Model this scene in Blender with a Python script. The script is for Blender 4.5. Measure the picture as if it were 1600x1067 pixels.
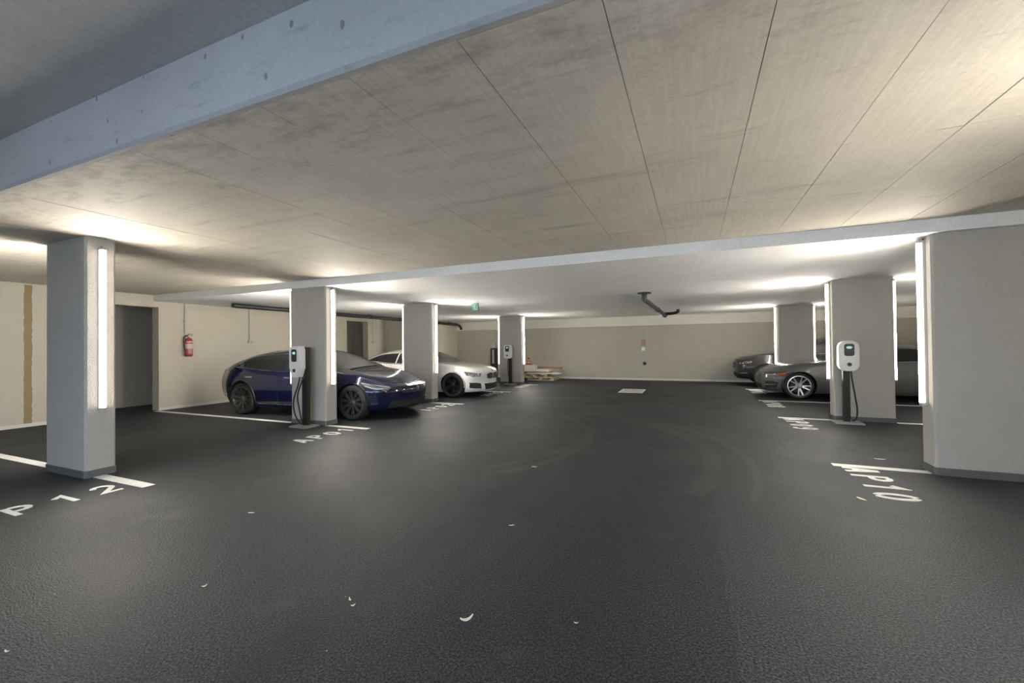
import bpy, bmesh, math, random
import numpy as np
from mathutils import Vector, Matrix
from mathutils.bvhtree import BVHTree
R = math.radians
rng = random.Random(7)
for o in list(bpy.data.objects): bpy.data.objects.remove(o)
sc = bpy.context.scene
COL = sc.collection
# ------------------------------------------------------------------ camera, world, exposure
F_PX, YAW, PITCH, ROLL = 664.0, 23.15, 0.64, 0.65
cd = bpy.data.cameras.new('camera'); cam = bpy.data.objects.new('camera', cd); COL.objects.link(cam)
cd.sensor_width = 36.0; cd.lens = 36.0 * F_PX / 1600.0; cd.clip_start = 0.02
yw, pt, rl = R(YAW), R(PITCH), R(ROLL)
Fv = Vector((-math.sin(yw) * math.cos(pt), math.cos(yw) * math.cos(pt), math.sin(pt)))
Rv = Vector((math.cos(yw), math.sin(yw), 0)); Uv = Rv.cross(Fv)
R2 = math.cos(rl) * Rv - math.sin(rl) * Uv; U2 = math.sin(rl) * Rv + math.cos(rl) * Uv
cam.matrix_world = Matrix(((R2.x, U2.x, -Fv.x, 0), (R2.y, U2.y, -Fv.y, 0), (R2.z, U2.z, -Fv.z, 1.5), (0, 0, 0, 1)))
sc.camera = cam
W = bpy.data.worlds.new('sky'); sc.world = W; W.use_nodes = True
wb_ = W.node_tree.nodes['Background']; wb_.inputs[0].default_value = (0.62, 0.78, 1.0, 1); wb_.inputs[1].default_value = 5.4
LED_POWER = 290.0
LED_COLOR = (1.0, 0.94, 0.83)
sc.view_settings.view_transform = 'Standard'; sc.view_settings.look = 'None'
sc.view_settings.exposure = 0.0; sc.view_settings.gamma = 1.0; sc.view_settings.use_curve_mapping = False
# the garage entrance behind the camera (daylight comes through it)
DOOR_X0, DOOR_X1, DOOR_Z, BACK_Y = -5.4, 2.6, 3.2, -2.6
pl = bpy.data.lights.new('entrance_daylight', 'AREA'); pl.shape = 'RECTANGLE'
pl.size = DOOR_X1 - DOOR_X0; pl.size_y = DOOR_Z; pl.cycles.is_portal = True
po = bpy.data.objects.new('entrance_daylight', pl); COL.objects.link(po)
po.location = ((DOOR_X0 + DOOR_X1) / 2, BACK_Y - 0.3, DOOR_Z / 2); po.rotation_euler = (R(90), 0, 0)

# ------------------------------------------------------------------ materials
def N(nt, t, x=None, **kw):
    n = nt.nodes.new(t)
    for k, v in kw.items(): setattr(n, k, v)
    if x:
        for k, v in x.items():
            if hasattr(v, 'is_linked') or isinstance(v, bpy.types.NodeSocket): nt.links.new(v, n.inputs[k])
            else: n.inputs[k].default_value = v
    return n
def ramp(nt, fac, stops):
    r = nt.nodes.new('ShaderNodeValToRGB'); nt.links.new(fac, r.inputs[0])
    el = r.color_ramp.elements
    while len(el) < len(stops): el.new(0.5)
    for e, (p, c) in zip(el, stops):
        e.position = p; e.color = (c, c, c, 1) if isinstance(c, (int, float)) else (*c, 1)
    return r.outputs[0]
def mix(nt, a, b, fac, mode='MIX'):
    m = nt.nodes.new('ShaderNodeMix'); m.data_type = 'RGBA'; m.blend_type = mode
    for s, v in ((m.inputs[0], fac), (m.inputs[6], a), (m.inputs[7], b)):
        if isinstance(v, bpy.types.NodeSocket): nt.links.new(v, s)
        elif isinstance(v, (int, float)): s.default_value = v
        else: s.default_value = (*v, 1)
    return m.outputs[2]
def math_(nt, op, a, b=0.0, clamp=False):
    m = nt.nodes.new('ShaderNodeMath'); m.operation = op; m.use_clamp = clamp
    for s, v in ((m.inputs[0], a), (m.inputs[1], b)):
        if isinstance(v, bpy.types.NodeSocket): nt.links.new(v, s)
        else: s.default_value = v
    return m.outputs[0]
def base(name):
    m = bpy.data.materials.new(name); m.use_nodes = True; nt = m.node_tree
    return m, nt, nt.nodes['Principled BSDF']
def geo(nt, scale=(1, 1, 1), world=True):
    if world: src = N(nt, 'ShaderNodeNewGeometry').outputs['Position']
    else: src = N(nt, 'ShaderNodeTexCoord').outputs['Object']
    mp = N(nt, 'ShaderNodeMapping', {'Scale': scale, 'Vector': src}); return mp.outputs[0]
def noise(nt, vec, scale, detail=4, rough=0.5):
    return N(nt, 'ShaderNodeTexNoise', {'Vector': vec, 'Scale': scale, 'Detail': detail, 'Roughness': rough}).outputs[0]
def bump(nt, b, h, strength, dist):
    bm = N(nt, 'ShaderNodeBump', {'Strength': strength, 'Distance': dist, 'Height': h}); nt.links.new(bm.outputs[0], b.inputs['Normal'])
def plain(name, col, rough=0.5, metal=0.0, var=0.06, nscale=30, coat=0.0, spec=0.5, bstr=0.0):
    m, nt, b = base(name); v = geo(nt, world=False); n = noise(nt, v, nscale)
    c = mix(nt, tuple(x * (1 - var) for x in col), tuple(min(1, x * (1 + var)) for x in col), n)
    nt.links.new(c, b.inputs['Base Color']); b.inputs['Roughness'].default_value = rough; b.inputs['Metallic'].default_value = metal
    b.inputs['Coat Weight'].default_value = coat; b.inputs['Coat Roughness'].default_value = 0.03; b.inputs['Specular IOR Level'].default_value = spec
    if bstr: bump(nt, b, n, bstr, 0.01)
    return m
M = {}
def m_asphalt():
    m, nt, b = base('asphalt'); v = geo(nt)
    sx = N(nt, 'ShaderNodeSeparateXYZ', {0: v})
    X, Y = sx.outputs[0], sx.outputs[1]
    fine = noise(nt, v, 85, 3, 0.75); mid = noise(nt, v, 60, 3, 0.6); big = noise(nt, v, 0.7, 4, 0.6); wob = noise(nt, v, 2.2, 3)
    vor = N(nt, 'ShaderNodeTexVoronoi', {'Vector': v, 'Scale': 110.0}).outputs['Distance']
    c = mix(nt, (0.005, 0.0057, 0.007), (0.064, 0.072, 0.086), ramp(nt, fine, [(0.44, 0.0), (0.66, 1.0)]))
    c = mix(nt, c, ramp(nt, big, [(0.3, 0.65), (0.7, 1.35)]), 0.8, 'MULTIPLY')
    # a paler, rougher lane of asphalt right of the paving seam
    ex = math_(nt, 'ADD', X, math_(nt, 'MULTIPLY', math_(nt, 'SUBTRACT', wob, 0.5), 0.22))
    right = math_(nt, 'MULTIPLY', math_(nt, 'GREATER_THAN', ex, 0.17), ramp(nt, Y, [(0.0, 1.0), (1.0, 1.0)]))
    fade = N(nt, 'ShaderNodeMapRange', {'Value': Y, 'From Min': 3.2, 'From Max': 7.0, 'To Min': 1.0, 'To Max': 0.0}).outputs[0]
    right = math_(nt, 'MULTIPLY', right, fade)
    c = mix(nt, c, mix(nt, c, (1.38, 1.36, 1.32), 1.0, 'MULTIPLY'), right)
    # dark rubber lane along the left wheel track
    d = math_(nt, 'ABSOLUTE', math_(nt, 'ADD', ex, 1.87))
    band = N(nt, 'ShaderNodeMapRange', {'Value': d, 'From Min': 0.03, 'From Max': 0.26, 'To Min': 0.5, 'To Max': 0.0}).outputs[0]
    c = mix(nt, c, (0.014, 0.014, 0.015), math_(nt, 'MULTIPLY', band, ramp(nt, wob, [(0.35, 0.3), (0.6, 1.0)])))
    # scuffed tyre arcs
    for (cx, cy, r0, w) in ((-3.42, 5.9, 3.62, 0.14), (-3.3, 5.75, 3.95, 0.06), (-4.7, 6.4, 3.15, 0.10), (-4.9, 6.9, 3.3, 0.05)):
        dx = math_(nt, 'SUBTRACT', X, cx); dy = math_(nt, 'SUBTRACT', Y, cy)
        rr = math_(nt, 'SQRT', math_(nt, 'ADD', math_(nt, 'MULTIPLY', dx, dx), math_(nt, 'MULTIPLY', dy, dy)))
        dd = math_(nt, 'ABSOLUTE', math_(nt, 'SUBTRACT', rr, r0))
        a = N(nt, 'ShaderNodeMapRange', {'Value': dd, 'From Min': w * 0.5, 'From Max': w, 'To Min': 0.45, 'To Max': 0.0}).outputs[0]
        lane = math_(nt, 'MULTIPLY', math_(nt, 'GREATER_THAN', X, -2.4), math_(nt, 'GREATER_THAN', Y, 4.6))
        a = math_(nt, 'MULTIPLY', math_(nt, 'MULTIPLY', a, lane), ramp(nt, mid, [(0.35, 0.0), (0.62, 1.0)]))
        c = mix(nt, c, (0.085, 0.083, 0.078), a)
    # dusty stains and pale specks
    st = ramp(nt, noise(nt, v, 1.9, 6, 0.65), [(0.60, 0.0), (0.74, 1.0)])
    c = mix(nt, c, (0.075, 0.076, 0.08), math_(nt, 'MULTIPLY', st, 0.45))
    sp = N(nt, 'ShaderNodeTexVoronoi', {'Vector': v, 'Scale': 5.5, 'Randomness': 1.0}).outputs['Distance']
    c = mix(nt, c, (0.55, 0.54, 0.5), ramp(nt, sp, [(0.012, 1.0), (0.022, 0.0)]))
    nt.links.new(c, b.inputs['Base Color'])
    nt.links.new(ramp(nt, big, [(0.3, 0.52), (0.7, 0.68)]), b.inputs['Roughness'])
    b.inputs['Specular IOR Level'].default_value = 0.28
    h = math_(nt, 'ADD', math_(nt, 'MULTIPLY', vor, 0.8), mid); bump(nt, b, h, 0.6, 0.006)
    return m
def m_concrete(name, ca, cb, streak=True, holes=False, stains=0.5, edge=False):
    m, nt, b = base(name); v = geo(nt); vs = geo(nt, (9, 0.35, 9)); vx = geo(nt, (0.5, 4.0, 1))
    c = mix(nt, ca, cb, ramp(nt, noise(nt, v, 1.1, 6, 0.6), [(0.3, 0), (0.7, 1)]))
    c = mix(nt, c, ramp(nt, noise(nt, v, 38, 3, 0.6), [(0.3, 0.9), (0.7, 1.08)]), 0.6, 'MULTIPLY')
    if streak: c = mix(nt, c, ramp(nt, noise(nt, vs, 4, 4, 0.7), [(0.35, 0.84), (0.65, 1.08)]), 0.45, 'MULTIPLY')
    if stains:
        s1 = ramp(nt, noise(nt, vx, 1.3, 8, 0.72), [(0.56, 0), (0.70, 1)])
        c = mix(nt, c, tuple(x * 0.42 for x in ca), math_(nt, 'MULTIPLY', s1, stains))
    if edge:      # damp, mossy staining along the edge by the entrance
        yy = N(nt, 'ShaderNodeSeparateXYZ', {0: v}).outputs[1]
        ef = N(nt, 'ShaderNodeMapRange', {'Value': yy, 'From Min': 1.62, 'From Max': 2.7, 'To Min': 0.17, 'To Max': 0.0}).outputs[0]
        nn = math_(nt, 'ADD', noise(nt, geo(nt, (1.0, 2.2, 1)), 3.2, 8, 0.75), ef)
        c = mix(nt, c, tuple(x * 0.38 for x in ca), ramp(nt, nn, [(0.60, 0.0), (0.80, 0.5)]))
    if holes:
        vh = geo(nt, (1.0, 1.0, 0.6))
        warp = N(nt, 'ShaderNodeTexVoronoi', {'Vector': vh, 'Scale': 8.5}).outputs['Distance']
        hh = ramp(nt, math_(nt, 'ADD', warp, math_(nt, 'MULTIPLY', noise(nt, v, 11, 2), 0.22)), [(0.185, 1.0), (0.235, 0.0)])
        c = mix(nt, c, tuple(x * 0.45 for x in ca), math_(nt, 'MULTIPLY', hh, 0.85))
        c = mix(nt, c, tuple(x * 0.6 for x in ca), ramp(nt, noise(nt, geo(nt, (1, 1, 5)), 2.4, 7, 0.7), [(0.58, 0), (0.75, 0.7)]))
    nt.links.new(c, b.inputs['Base Color']); b.inputs['Roughness'].default_value = 0.75; b.inputs['Specular IOR Level'].default_value = 0.3
    h = math_(nt, 'ADD', noise(nt, v, 22, 4, 0.6), math_(nt, 'MULTIPLY', noise(nt, vs, 3, 3), 0.6)); bump(nt, b, h, 0.35, 0.006)
    return m
def m_plaster(name, col, scale=60, strength=0.5, rough=0.85):
    m, nt, b = base(name); v = geo(nt)
    c = mix(nt, tuple(x * 0.90 for x in col), tuple(min(1, x * 1.06) for x in col), noise(nt, v, 2.3, 5, 0.6))
    c = mix(nt, c, ramp(nt, noise(nt, v, scale * 1.3, 3, 0.7), [(0.3, 0.88), (0.7, 1.06)]), 0.7, 'MULTIPLY')
    nt.links.new(c, b.inputs['Base Color']); b.inputs['Roughness'].default_value = rough; b.inputs['Specular IOR Level'].default_value = 0.25
    bump(nt, b, noise(nt, v, scale, 4, 0.65), strength, 0.006 if scale != 48 else 0.011); return m
def m_wood(name, ca, cb):
    m, nt, b = base(name); v = geo(nt, (2, 22, 22), world=False)
    c = mix(nt, ca, cb, noise(nt, v, 3, 5, 0.6)); nt.links.new(c, b.inputs['Base Color']); b.inputs['Roughness'].default_value = 0.8
    bump(nt, b, noise(nt, v, 6, 3), 0.3, 0.004); return m
def m_paint(name, col, metal, rough=0.28, flake=0.15, coat=1.0):
    m, nt, b = base(name); v = geo(nt, world=False)
    n = noise(nt, v, 600, 2); c = mix(nt, tuple(x * (1 - flake) for x in col), tuple(min(1, x * (1 + flake)) for x in col), n)
    nt.links.new(c, b.inputs['Base Color']); b.inputs['Metallic'].default_value = metal; b.inputs['Roughness'].default_value = rough
    b.inputs['Coat Weight'].default_value = coat; b.inputs['Coat Roughness'].default_value = 0.04; return m
def m_led(name, col, power):
    # opal diffuser: its front strip, right over the LEDs, glows far brighter than its edges
    m, nt, b = base(name); nt.nodes.remove(b)
    x = N(nt, 'ShaderNodeSeparateXYZ', {0: N(nt, 'ShaderNodeTexCoord').outputs['Object']}).outputs[0]
    st = N(nt, 'ShaderNodeMapRange', {'Value': x, 'From Min': 0.060, 'From Max': 0.0675, 'To Min': 13.0, 'To Max': power}).outputs[0]
    e = N(nt, 'ShaderNodeEmission', {'Strength': st, 'Color': (*col, 1)})
    nt.links.new(e.outputs[0], nt.nodes['Material Output'].inputs[0]); return m
def m_glow(name, col, power):
    m, nt, b = base(name); nt.nodes.remove(b); e = N(nt, 'ShaderNodeEmission', {'Strength': power})
    n = noise(nt, geo(nt, world=False), 3, 1)
    nt.links.new(mix(nt, tuple(x * 0.99 for x in col), col, n), e.inputs[0])
    nt.links.new(e.outputs[0], nt.nodes['Material Output'].inputs[0]); return m
M['asphalt'] = m_asphalt()
M['tan'] = m_concrete('ceiling_concrete', (0.55, 0.505, 0.43), (0.65, 0.60, 0.52), stains=0.42, edge=True)
M['step'] = m_concrete('fair_faced_concrete', (0.385, 0.38, 0.37), (0.455, 0.45, 0.44), streak=False, holes=True, stains=0.15)
M['slabgrey'] = m_concrete('upper_slab_concrete', (0.56, 0.53, 0.485), (0.62, 0.585, 0.53), stains=0.1)
M['white'] = m_plaster('white_ceiling_paint', (0.86, 0.86, 0.85), 30, 0.12)
M['wall'] = m_plaster('beige_wall_paint', (0.52, 0.485, 0.41), 40, 0.2)
M['wallgrey'] = m_plaster('grey_beige_wall_paint', (0.43, 0.405, 0.345), 40, 0.2)
M['band'] = m_plaster('pale_band_paint', (0.70, 0.675, 0.61), 40, 0.15)
M['column'] = m_plaster('rough_column_plaster', (0.49, 0.465, 0.42), 48, 1.0)
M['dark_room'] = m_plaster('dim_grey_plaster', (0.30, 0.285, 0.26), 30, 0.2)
M['skirt'] = plain('skirting_grey', (0.11, 0.11, 0.11), 0.6)
M['baseb'] = plain('pale_skirting', (0.62, 0.60, 0.55), 0.6)
M['brown'] = m_plaster('bare_brown_mortar', (0.30, 0.225, 0.125), 18, 0.8)
M['line'] = m_plaster('white_road_paint', (0.80, 0.79, 0.75), 90, 0.5, 0.7)
M['led'] = m_led('led_diffuser', LED_COLOR, LED_POWER)
M['housing'] = plain('white_batten_housing', (0.42, 0.41, 0.38), 0.4)
M['red'] = plain('extinguisher_red', (0.26, 0.02, 0.022), 0.3, coat=0.5)
M['label'] = plain('printed_label', (0.50, 0.36, 0.33), 0.5, 0, 0.5, 60)
M['black'] = plain('black_plastic', (0.012, 0.012, 0.013), 0.4)
M['blackmat'] = plain('matt_black', (0.010, 0.010, 0.010), 0.75)
M['rubber'] = plain('tyre_rubber', (0.014, 0.014, 0.014), 0.7, bstr=0.2)
M['chrome'] = plain('chrome', (0.75, 0.75, 0.75), 0.12, 1.0, 0.02)
M['steel'] = plain('galvanised_steel', (0.42, 0.41, 0.39), 0.45, 0.6)
M['plate'] = plain('pale_steel_plate', (0.62, 0.60, 0.54), 0.6, 0.1, 0.15, 12)
M['conduit'] = plain('grey_conduit', (0.42, 0.40, 0.36), 0.5)
M['wbox'] = plain('white_charger_plastic', (0.80, 0.80, 0.78), 0.35)
M['screen'] = plain('charger_dark_display', (0.016, 0.022, 0.022), 0.35)
M['glowscreen'] = m_glow('charger_lit_display', (0.55, 0.9, 0.8), 0.75)
M['green'] = plain('sign_green', (0.02, 0.27, 0.12), 0.4)
M['signwhite'] = m_glow('sign_white_face', (0.9, 1.0, 0.92), 0.55)
M['wood'] = m_wood('pallet_wood', (0.42, 0.34, 0.22), (0.56, 0.46, 0.32))
M['woodred'] = m_wood('reddish_boards', (0.24, 0.13, 0.075), (0.34, 0.20, 0.12))
M['sheet'] = plain('white_board_sheet', (0.74, 0.71, 0.64), 0.6)
M['cone'] = plain('cone_red', (0.27, 0.09, 0.06), 0.6)
M['glass'] = plain('tinted_car_glass', (0.012, 0.013, 0.014), 0.03, 0.0, 0.02, 5, 0.0, 0.5)
M['lens'] = plain('headlamp_lens', (0.10, 0.10, 0.11), 0.06, 0.3, 0.5, 60, 0.8)
M['lamp'] = plain('headlamp_reflector', (0.85, 0.86, 0.88), 0.1, 0.7, 0.05)
M['amber'] = plain('amber_side_marker', (0.55, 0.10, 0.03), 0.2, 0.0)
M['blue'] = m_paint('deep_blue_paint', (0.0012, 0.0035, 0.036), 0.35, 0.2)
M['carwhite'] = m_paint('white_car_paint', (0.66, 0.65, 0.62), 0.0, 0.28, 0.02)
M['grey'] = m_paint('grey_metallic_paint', (0.112, 0.114, 0.117), 0.5, 0.32)
M['dark'] = m_paint('near_black_paint', (0.014, 0.014, 0.016), 0.2, 0.25)
M['rimdark'] = plain('dark_grey_alloy', (0.085, 0.083, 0.08), 0.4, 0.7)
M['rimblack'] = plain('black_alloy', (0.02, 0.02, 0.02), 0.35, 0.5)
M['rimsilver'] = plain('silver_alloy', (0.62, 0.61, 0.58), 0.3, 0.8)
M['leaf'] = plain('dry_leaf', (0.75, 0.70, 0.58), 0.7)
M['ground'] = plain('outdoor_paving', (0.35, 0.35, 0.36), 0.8)

# ------------------------------------------------------------------ mesh helpers
class MB:
    def __init__(s): s.v = []; s.f = []
    def add(s, vs, fs):
        k = len(s.v); s.v += [tuple(v) for v in vs]; s.f += [tuple(i + k for i in f) for f in fs]; return s
    def box(s, a, b, bev=0.0):
        (x0, y0, z0), (x1, y1, z1) = a, b
        if bev <= 0:
            return s.add([(x0, y0, z0), (x1, y0, z0), (x1, y1, z0), (x0, y1, z0), (x0, y0, z1), (x1, y0, z1), (x1, y1, z1), (x0, y1, z1)],
                  [(0, 3, 2, 1), (4, 5, 6, 7), (0, 1, 5, 4), (1, 2, 6, 5), (2, 3, 7, 6), (3, 0, 4, 7)])
        bm = bmesh.new(); bmesh.ops.create_cube(bm, size=1.0)
        for v in bm.verts: v.co = Vector(((x0 + x1) / 2 + v.co.x * (x1 - x0), (y0 + y1) / 2 + v.co.y * (y1 - y0), (z0 + z1) / 2 + v.co.z * (z1 - z0)))
        bmesh.ops.bevel(bm, geom=bm.edges[:], offset=bev, segments=2, affect='EDGES')
        s.bm(bm); bm.free(); return s
    def bm(s, bm):
        bm.verts.index_update(); s.add([v.co[:] for v in bm.verts], [[v.index for v in f.verts] for f in bm.faces]); return s
    def prism(s, poly, axis, a, b):      # poly in the two other axes, extruded a..b along axis
        def mk(p, q):
            return (q, p[0], p[1]) if axis == 'x' else (p[0], q, p[1]) if axis == 'y' else (p[0], p[1], q)
        n = len(poly); vs = [mk(p, a) for p in poly] + [mk(p, b) for p in poly]
        return s.add(vs, [tuple(range(n - 1, -1, -1)), tuple(range(n, 2 * n))] + [(i, (i + 1) % n, n + (i + 1) % n, n + i) for i in range(n)])
    def tube(s, pts, r, n=10, cap=True, smooth=False):
        pts = [Vector(p) for p in pts]
        if smooth and len(pts) > 2:
            q = []
            for i in range(len(pts) - 1):
                p0, p1, p2, p3 = pts[max(i - 1, 0)], pts[i], pts[i + 1], pts[min(i + 2, len(pts) - 1)]
                for k in range(6):
                    t = k / 6; q.append(0.5 * ((2 * p1) + (p2 - p0) * t + (2 * p0 - 5 * p1 + 4 * p2 - p3) * t * t + (3 * p1 - p0 - 3 * p2 + p3) * t ** 3))
            pts = q + [pts[-1]]
        rs = r if isinstance(r, (list, tuple)) else [r] * len(pts)
        vs = []; up = None
        for i, p in enumerate(pts):
            d = (pts[min(i + 1, len(pts) - 1)] - pts[max(i - 1, 0)]).normalized()
            if up is None: up = d.orthogonal().normalized()
            up = (up - d * up.dot(d)).normalized(); w = d.cross(up)
            for k in range(n):
                a = 2 * math.pi * k / n; vs.append(p + (up * math.cos(a) + w * math.sin(a)) * rs[i])
        fs = [(i * n + k, i * n + (k + 1) % n, (i + 1) * n + (k + 1) % n, (i + 1) * n + k) for i in range(len(pts) - 1) for k in range(n)]
        if cap: fs += [tuple(range(n - 1, -1, -1)), tuple(range((len(pts) - 1) * n, len(pts) * n))]
        return s.add(vs, fs)
    def lathe(s, prof, axis='z', c=(0, 0, 0), n=24):
        vs = []; m = len(prof)
        for k in range(n):
            a = 2 * math.pi * k / n; ca, sa = math.cos(a), math.sin(a)
            for (r, h) in prof:
                q = (r * ca, r * sa, h) if axis == 'z' else (r * ca, h, -r * sa) if axis == 'y' else (h, r * ca, r * sa)
                vs.append((q[0] + c[0], q[1] + c[1], q[2] + c[2]))
        fs = [(k * m + i, ((k + 1) % n) * m + i, ((k + 1) % n) * m + i + 1, k * m + i + 1) for k in range(n) for i in range(m - 1)]
        return s.add(vs, fs)
    def mesh(s, name, smooth=None):
        me = bpy.data.meshes.new(name); me.from_pydata(s.v, [], s.f); me.update()
        bm = bmesh.new(); bm.from_mesh(me); bmesh.ops.remove_doubles(bm, verts=bm.verts, dist=1e-5); bmesh.ops.recalc_face_normals(bm, faces=bm.faces); bm.to_mesh(me); bm.free()
        if smooth is not None:
            for p in me.polygons: p.use_smooth = True
            me.set_sharp_from_angle(angle=R(smooth))
        return me
def link(name, me, mat=None, parent=None):
    o = bpy.data.objects.new(name, me); COL.objects.link(o)
    if mat is not None and me is not None and not me.materials: me.materials.append(M[mat] if isinstance(mat, str) else mat)
    if parent is not None: o.parent = parent
    return o
def obj(name, mb, mat, parent=None, smooth=None, label=None):
    o = link(name, mb.mesh(name, smooth), mat, parent)
    if label: o['label'] = label
    return o
def tag(o, label, cat, group=None):
    o['label'] = label; o['category'] = cat
    if group: o['group'] = group
    return o
def thing(name, label, cat, loc=(0, 0, 0), rz=0.0, group=None):
    o = bpy.data.objects.new(name, None); COL.objects.link(o); o.location = loc; o.rotation_euler = (0, 0, rz); o.empty_display_size = 0.2
    return tag(o, label, cat, group)
def struct(name, mb, mat, label=None, smooth=None):
    o = obj(name, mb, mat, None, smooth); o['kind'] = 'structure'
    if label: o['label'] = label
    return o

# ------------------------------------------------------------------ the setting
XL, XR, XWL, XWR, YB = -6.59, 2.48, -12.25, 8.3, 18.75
CW, CT = 0.94, 0.294
ZC, ZT, ZN, YA, YS, ZBAND = 2.715, 2.862, 3.285, 1.612, 6.17, 2.315
ROWL = [(2.77, XL), (6.325, XL), (9.98, XL), (15.72, -6.26)]
ROWR = [(2.80, XR), (6.42, XR), (10.16, XR), (15.92, 2.475)]
struct('floor', MB().box((-14.2, BACK_Y - 0.27, -0.2), (XWR + 0.3, YB + 0.3, 0)), 'asphalt', 'dark speckled asphalt floor of the garage')
struct('ground', MB().box((-30, -30, -0.25), (30, BACK_Y - 0.27, -0.02)), 'ground', 'paved ground outside the entrance')
# ceilings: three slabs, each lower than the one before it
struct('ceiling', MB().box((-12.6, BACK_Y - 0.27, ZN), (XWR + 0.3, YA, 3.6)), 'slabgrey', 'grey concrete slab above the entrance, highest of the three')
c2 = MB().box((-12.6, YA, ZT + 0.012), (XWR + 0.3, YS, 3.6))
ceil2 = struct('ceiling', c2, 'tan', 'tan fair-faced concrete slab with formwork joints')
struct('ceiling', MB().box((-14.2, YS, ZC), (XWR + 0.3, YB + 0.3, 3.6)), 'white', 'white painted slab over the far bays, lowest of the three')
# the drop between the upper slab and the tan slab: a face of bare pitted concrete
stp = MB().prism([(YA - 0.03, ZN - 0.002), (YA - 0.03, ZT + 0.02), (YA - 0.012, ZT), (YA + 0.02, ZT), (YA + 0.02, ZN - 0.002)], 'x', -12.25, XWR)
struct('trim_1', stp, 'step', 'pitted grey concrete drop face below the upper slab')
# formwork panels on the underside of the tan slab
PW, X0P = 0.636, -0.312
joints = [YA + 0.02, 3.60, YS]
for i in range(-19, 14):
    xa, xb = X0P + i * PW, X0P + (i + 1) * PW
    xa = max(xa, XWL + 0.01); xb = min(xb, XWR - 0.01)
    if xb - xa < 0.05: continue
    for r in range(2):
        ya = joints[r] + (0.0 if r == 0 else (0.03 * math.sin(i * 1.7))); yb = joints[r + 1] + (0.03 * math.sin(i * 1.7) if r == 0 else 0)
        dz = rng.uniform(0.0, 0.0025); g = 0.0022
        mbp = MB().add([(xa + g, ya + g, ZT + dz + rng.uniform(0, .0015)), (xb - g, ya + g, ZT + dz + rng.uniform(0, .0015)), (xb - g, yb - g, ZT + dz + rng.uniform(0, .0015)), (xa + g, yb - g, ZT + dz + rng.uniform(0, .0015)),
                        (xa + g, ya + g, ZT + 0.013), (xb - g, ya + g, ZT + 0.013), (xb - g, yb - g, ZT + 0.013), (xa + g, yb - g, ZT + 0.013)],
                       [(0, 3, 2, 1), (4, 5, 6, 7), (0, 1, 5, 4), (1, 2, 6, 5), (2, 3, 7, 6), (3, 0, 4, 7)])
        obj('formwork_panel', mbp, 'tan', ceil2)
# walls
OP1, OP2 = (4.9, 6.27, 2.57), (12.52, 13.67, 2.56)
wl = MB()
T0, T1 = XWL - 0.27, XWL
for a, b, z0, z1 in ((BACK_Y, OP1[0], 0, 3.3), (OP1[0], OP1[1], OP1[2], 3.3), (OP1[1], OP2[0], 0, 3.3), (OP2[0], OP2[1], OP2[2], 3.3), (OP2[1], 14.73, 0, 3.3)):
    wl.box((T0, a, z0), (T1, b, z1))
struct('wall_left', wl, 'wall', 'beige painted wall with two door openings')
struct('wall_left', MB().box((T0, 14.73, 0), (-11.02, YB, 3.3)), 'wall', 'beige wall standing forward near the far corner')
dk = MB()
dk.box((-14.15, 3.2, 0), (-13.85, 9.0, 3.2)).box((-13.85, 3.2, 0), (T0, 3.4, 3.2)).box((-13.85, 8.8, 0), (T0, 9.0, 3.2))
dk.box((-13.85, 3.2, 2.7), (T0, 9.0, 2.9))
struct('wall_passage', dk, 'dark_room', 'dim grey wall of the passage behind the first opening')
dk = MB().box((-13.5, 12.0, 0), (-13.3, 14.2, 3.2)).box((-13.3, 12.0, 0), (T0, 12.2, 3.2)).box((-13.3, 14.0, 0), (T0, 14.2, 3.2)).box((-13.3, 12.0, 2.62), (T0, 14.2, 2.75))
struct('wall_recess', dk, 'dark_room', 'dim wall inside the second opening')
wb2 = struct('wall_back', MB().box((-11.02, YB, 0), (XWR, YB + 0.25, 3.3)), 'wallgrey', 'grey-beige end wall of the garage')
struct('trim_2', MB().box((-11.02, YB - 0.10, ZBAND), (XWR, YB, ZC)), 'band', 'pale beam running along the top of the end wall')
struct('wall_right', MB().box((XWR, BACK_Y, 0), (XWR + 0.25, YB, 3.3)), 'wall', 'beige wall behind the right-hand bays')
we = MB().box((-12.5, BACK_Y - 0.25, 0), (DOOR_X0, BACK_Y, 3.3)).box((DOOR_X1, BACK_Y - 0.25, 0), (XWR + 0.25, BACK_Y, 3.3)).box((DOOR_X0, BACK_Y - 0.25, DOOR_Z), (DOOR_X1, BACK_Y, 3.3))
struct('wall_entrance', we, 'wall', 'wall around the entrance behind the viewpoint')
for nm, a, b in (('baseboard_left', BACK_Y, OP1[0]), ('baseboard_left', OP1[1], OP2[0])):
    struct(nm, MB().box((XWL, a, 0), (XWL + 0.012, b, 0.07)), 'baseb', 'pale low skirting along the left wall')
struct('baseboard_back', MB().box((-11.02, YB - 0.012, 0), (XWR, YB, 0.08)), 'baseb', 'pale low skirting along the end wall')
# bare strip left in the paint of the left wall
pts_l, pts_r = [], []
for k in range(57):
    z = 0.06 + k * (2.78 / 56); pts_l.append((3.957 + rng.uniform(-.007, .007), z)); pts_r.append((4.066 + rng.uniform(-.008, .008), z))
st = MB()
vs = []
for (a, z), (b, _) in zip(pts_l, pts_r): vs += [(XWL - 0.004, a, z), (XWL + 0.006, a, z), (XWL + 0.006, b, z), (XWL - 0.004, b, z)]
fs = []
for k in range(56):
    for j in range(4): fs.append((4 * k + j, 4 * k + (j + 1) % 4, 4 * k + 4 + (j + 1) % 4, 4 * k + 4 + j))
fs += [(0, 1, 2, 3), (224, 225, 226, 227)]
st.add(vs, fs)
struct('trim_3', st, 'brown', 'bare brown strip with ragged edges in the left wall')
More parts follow.
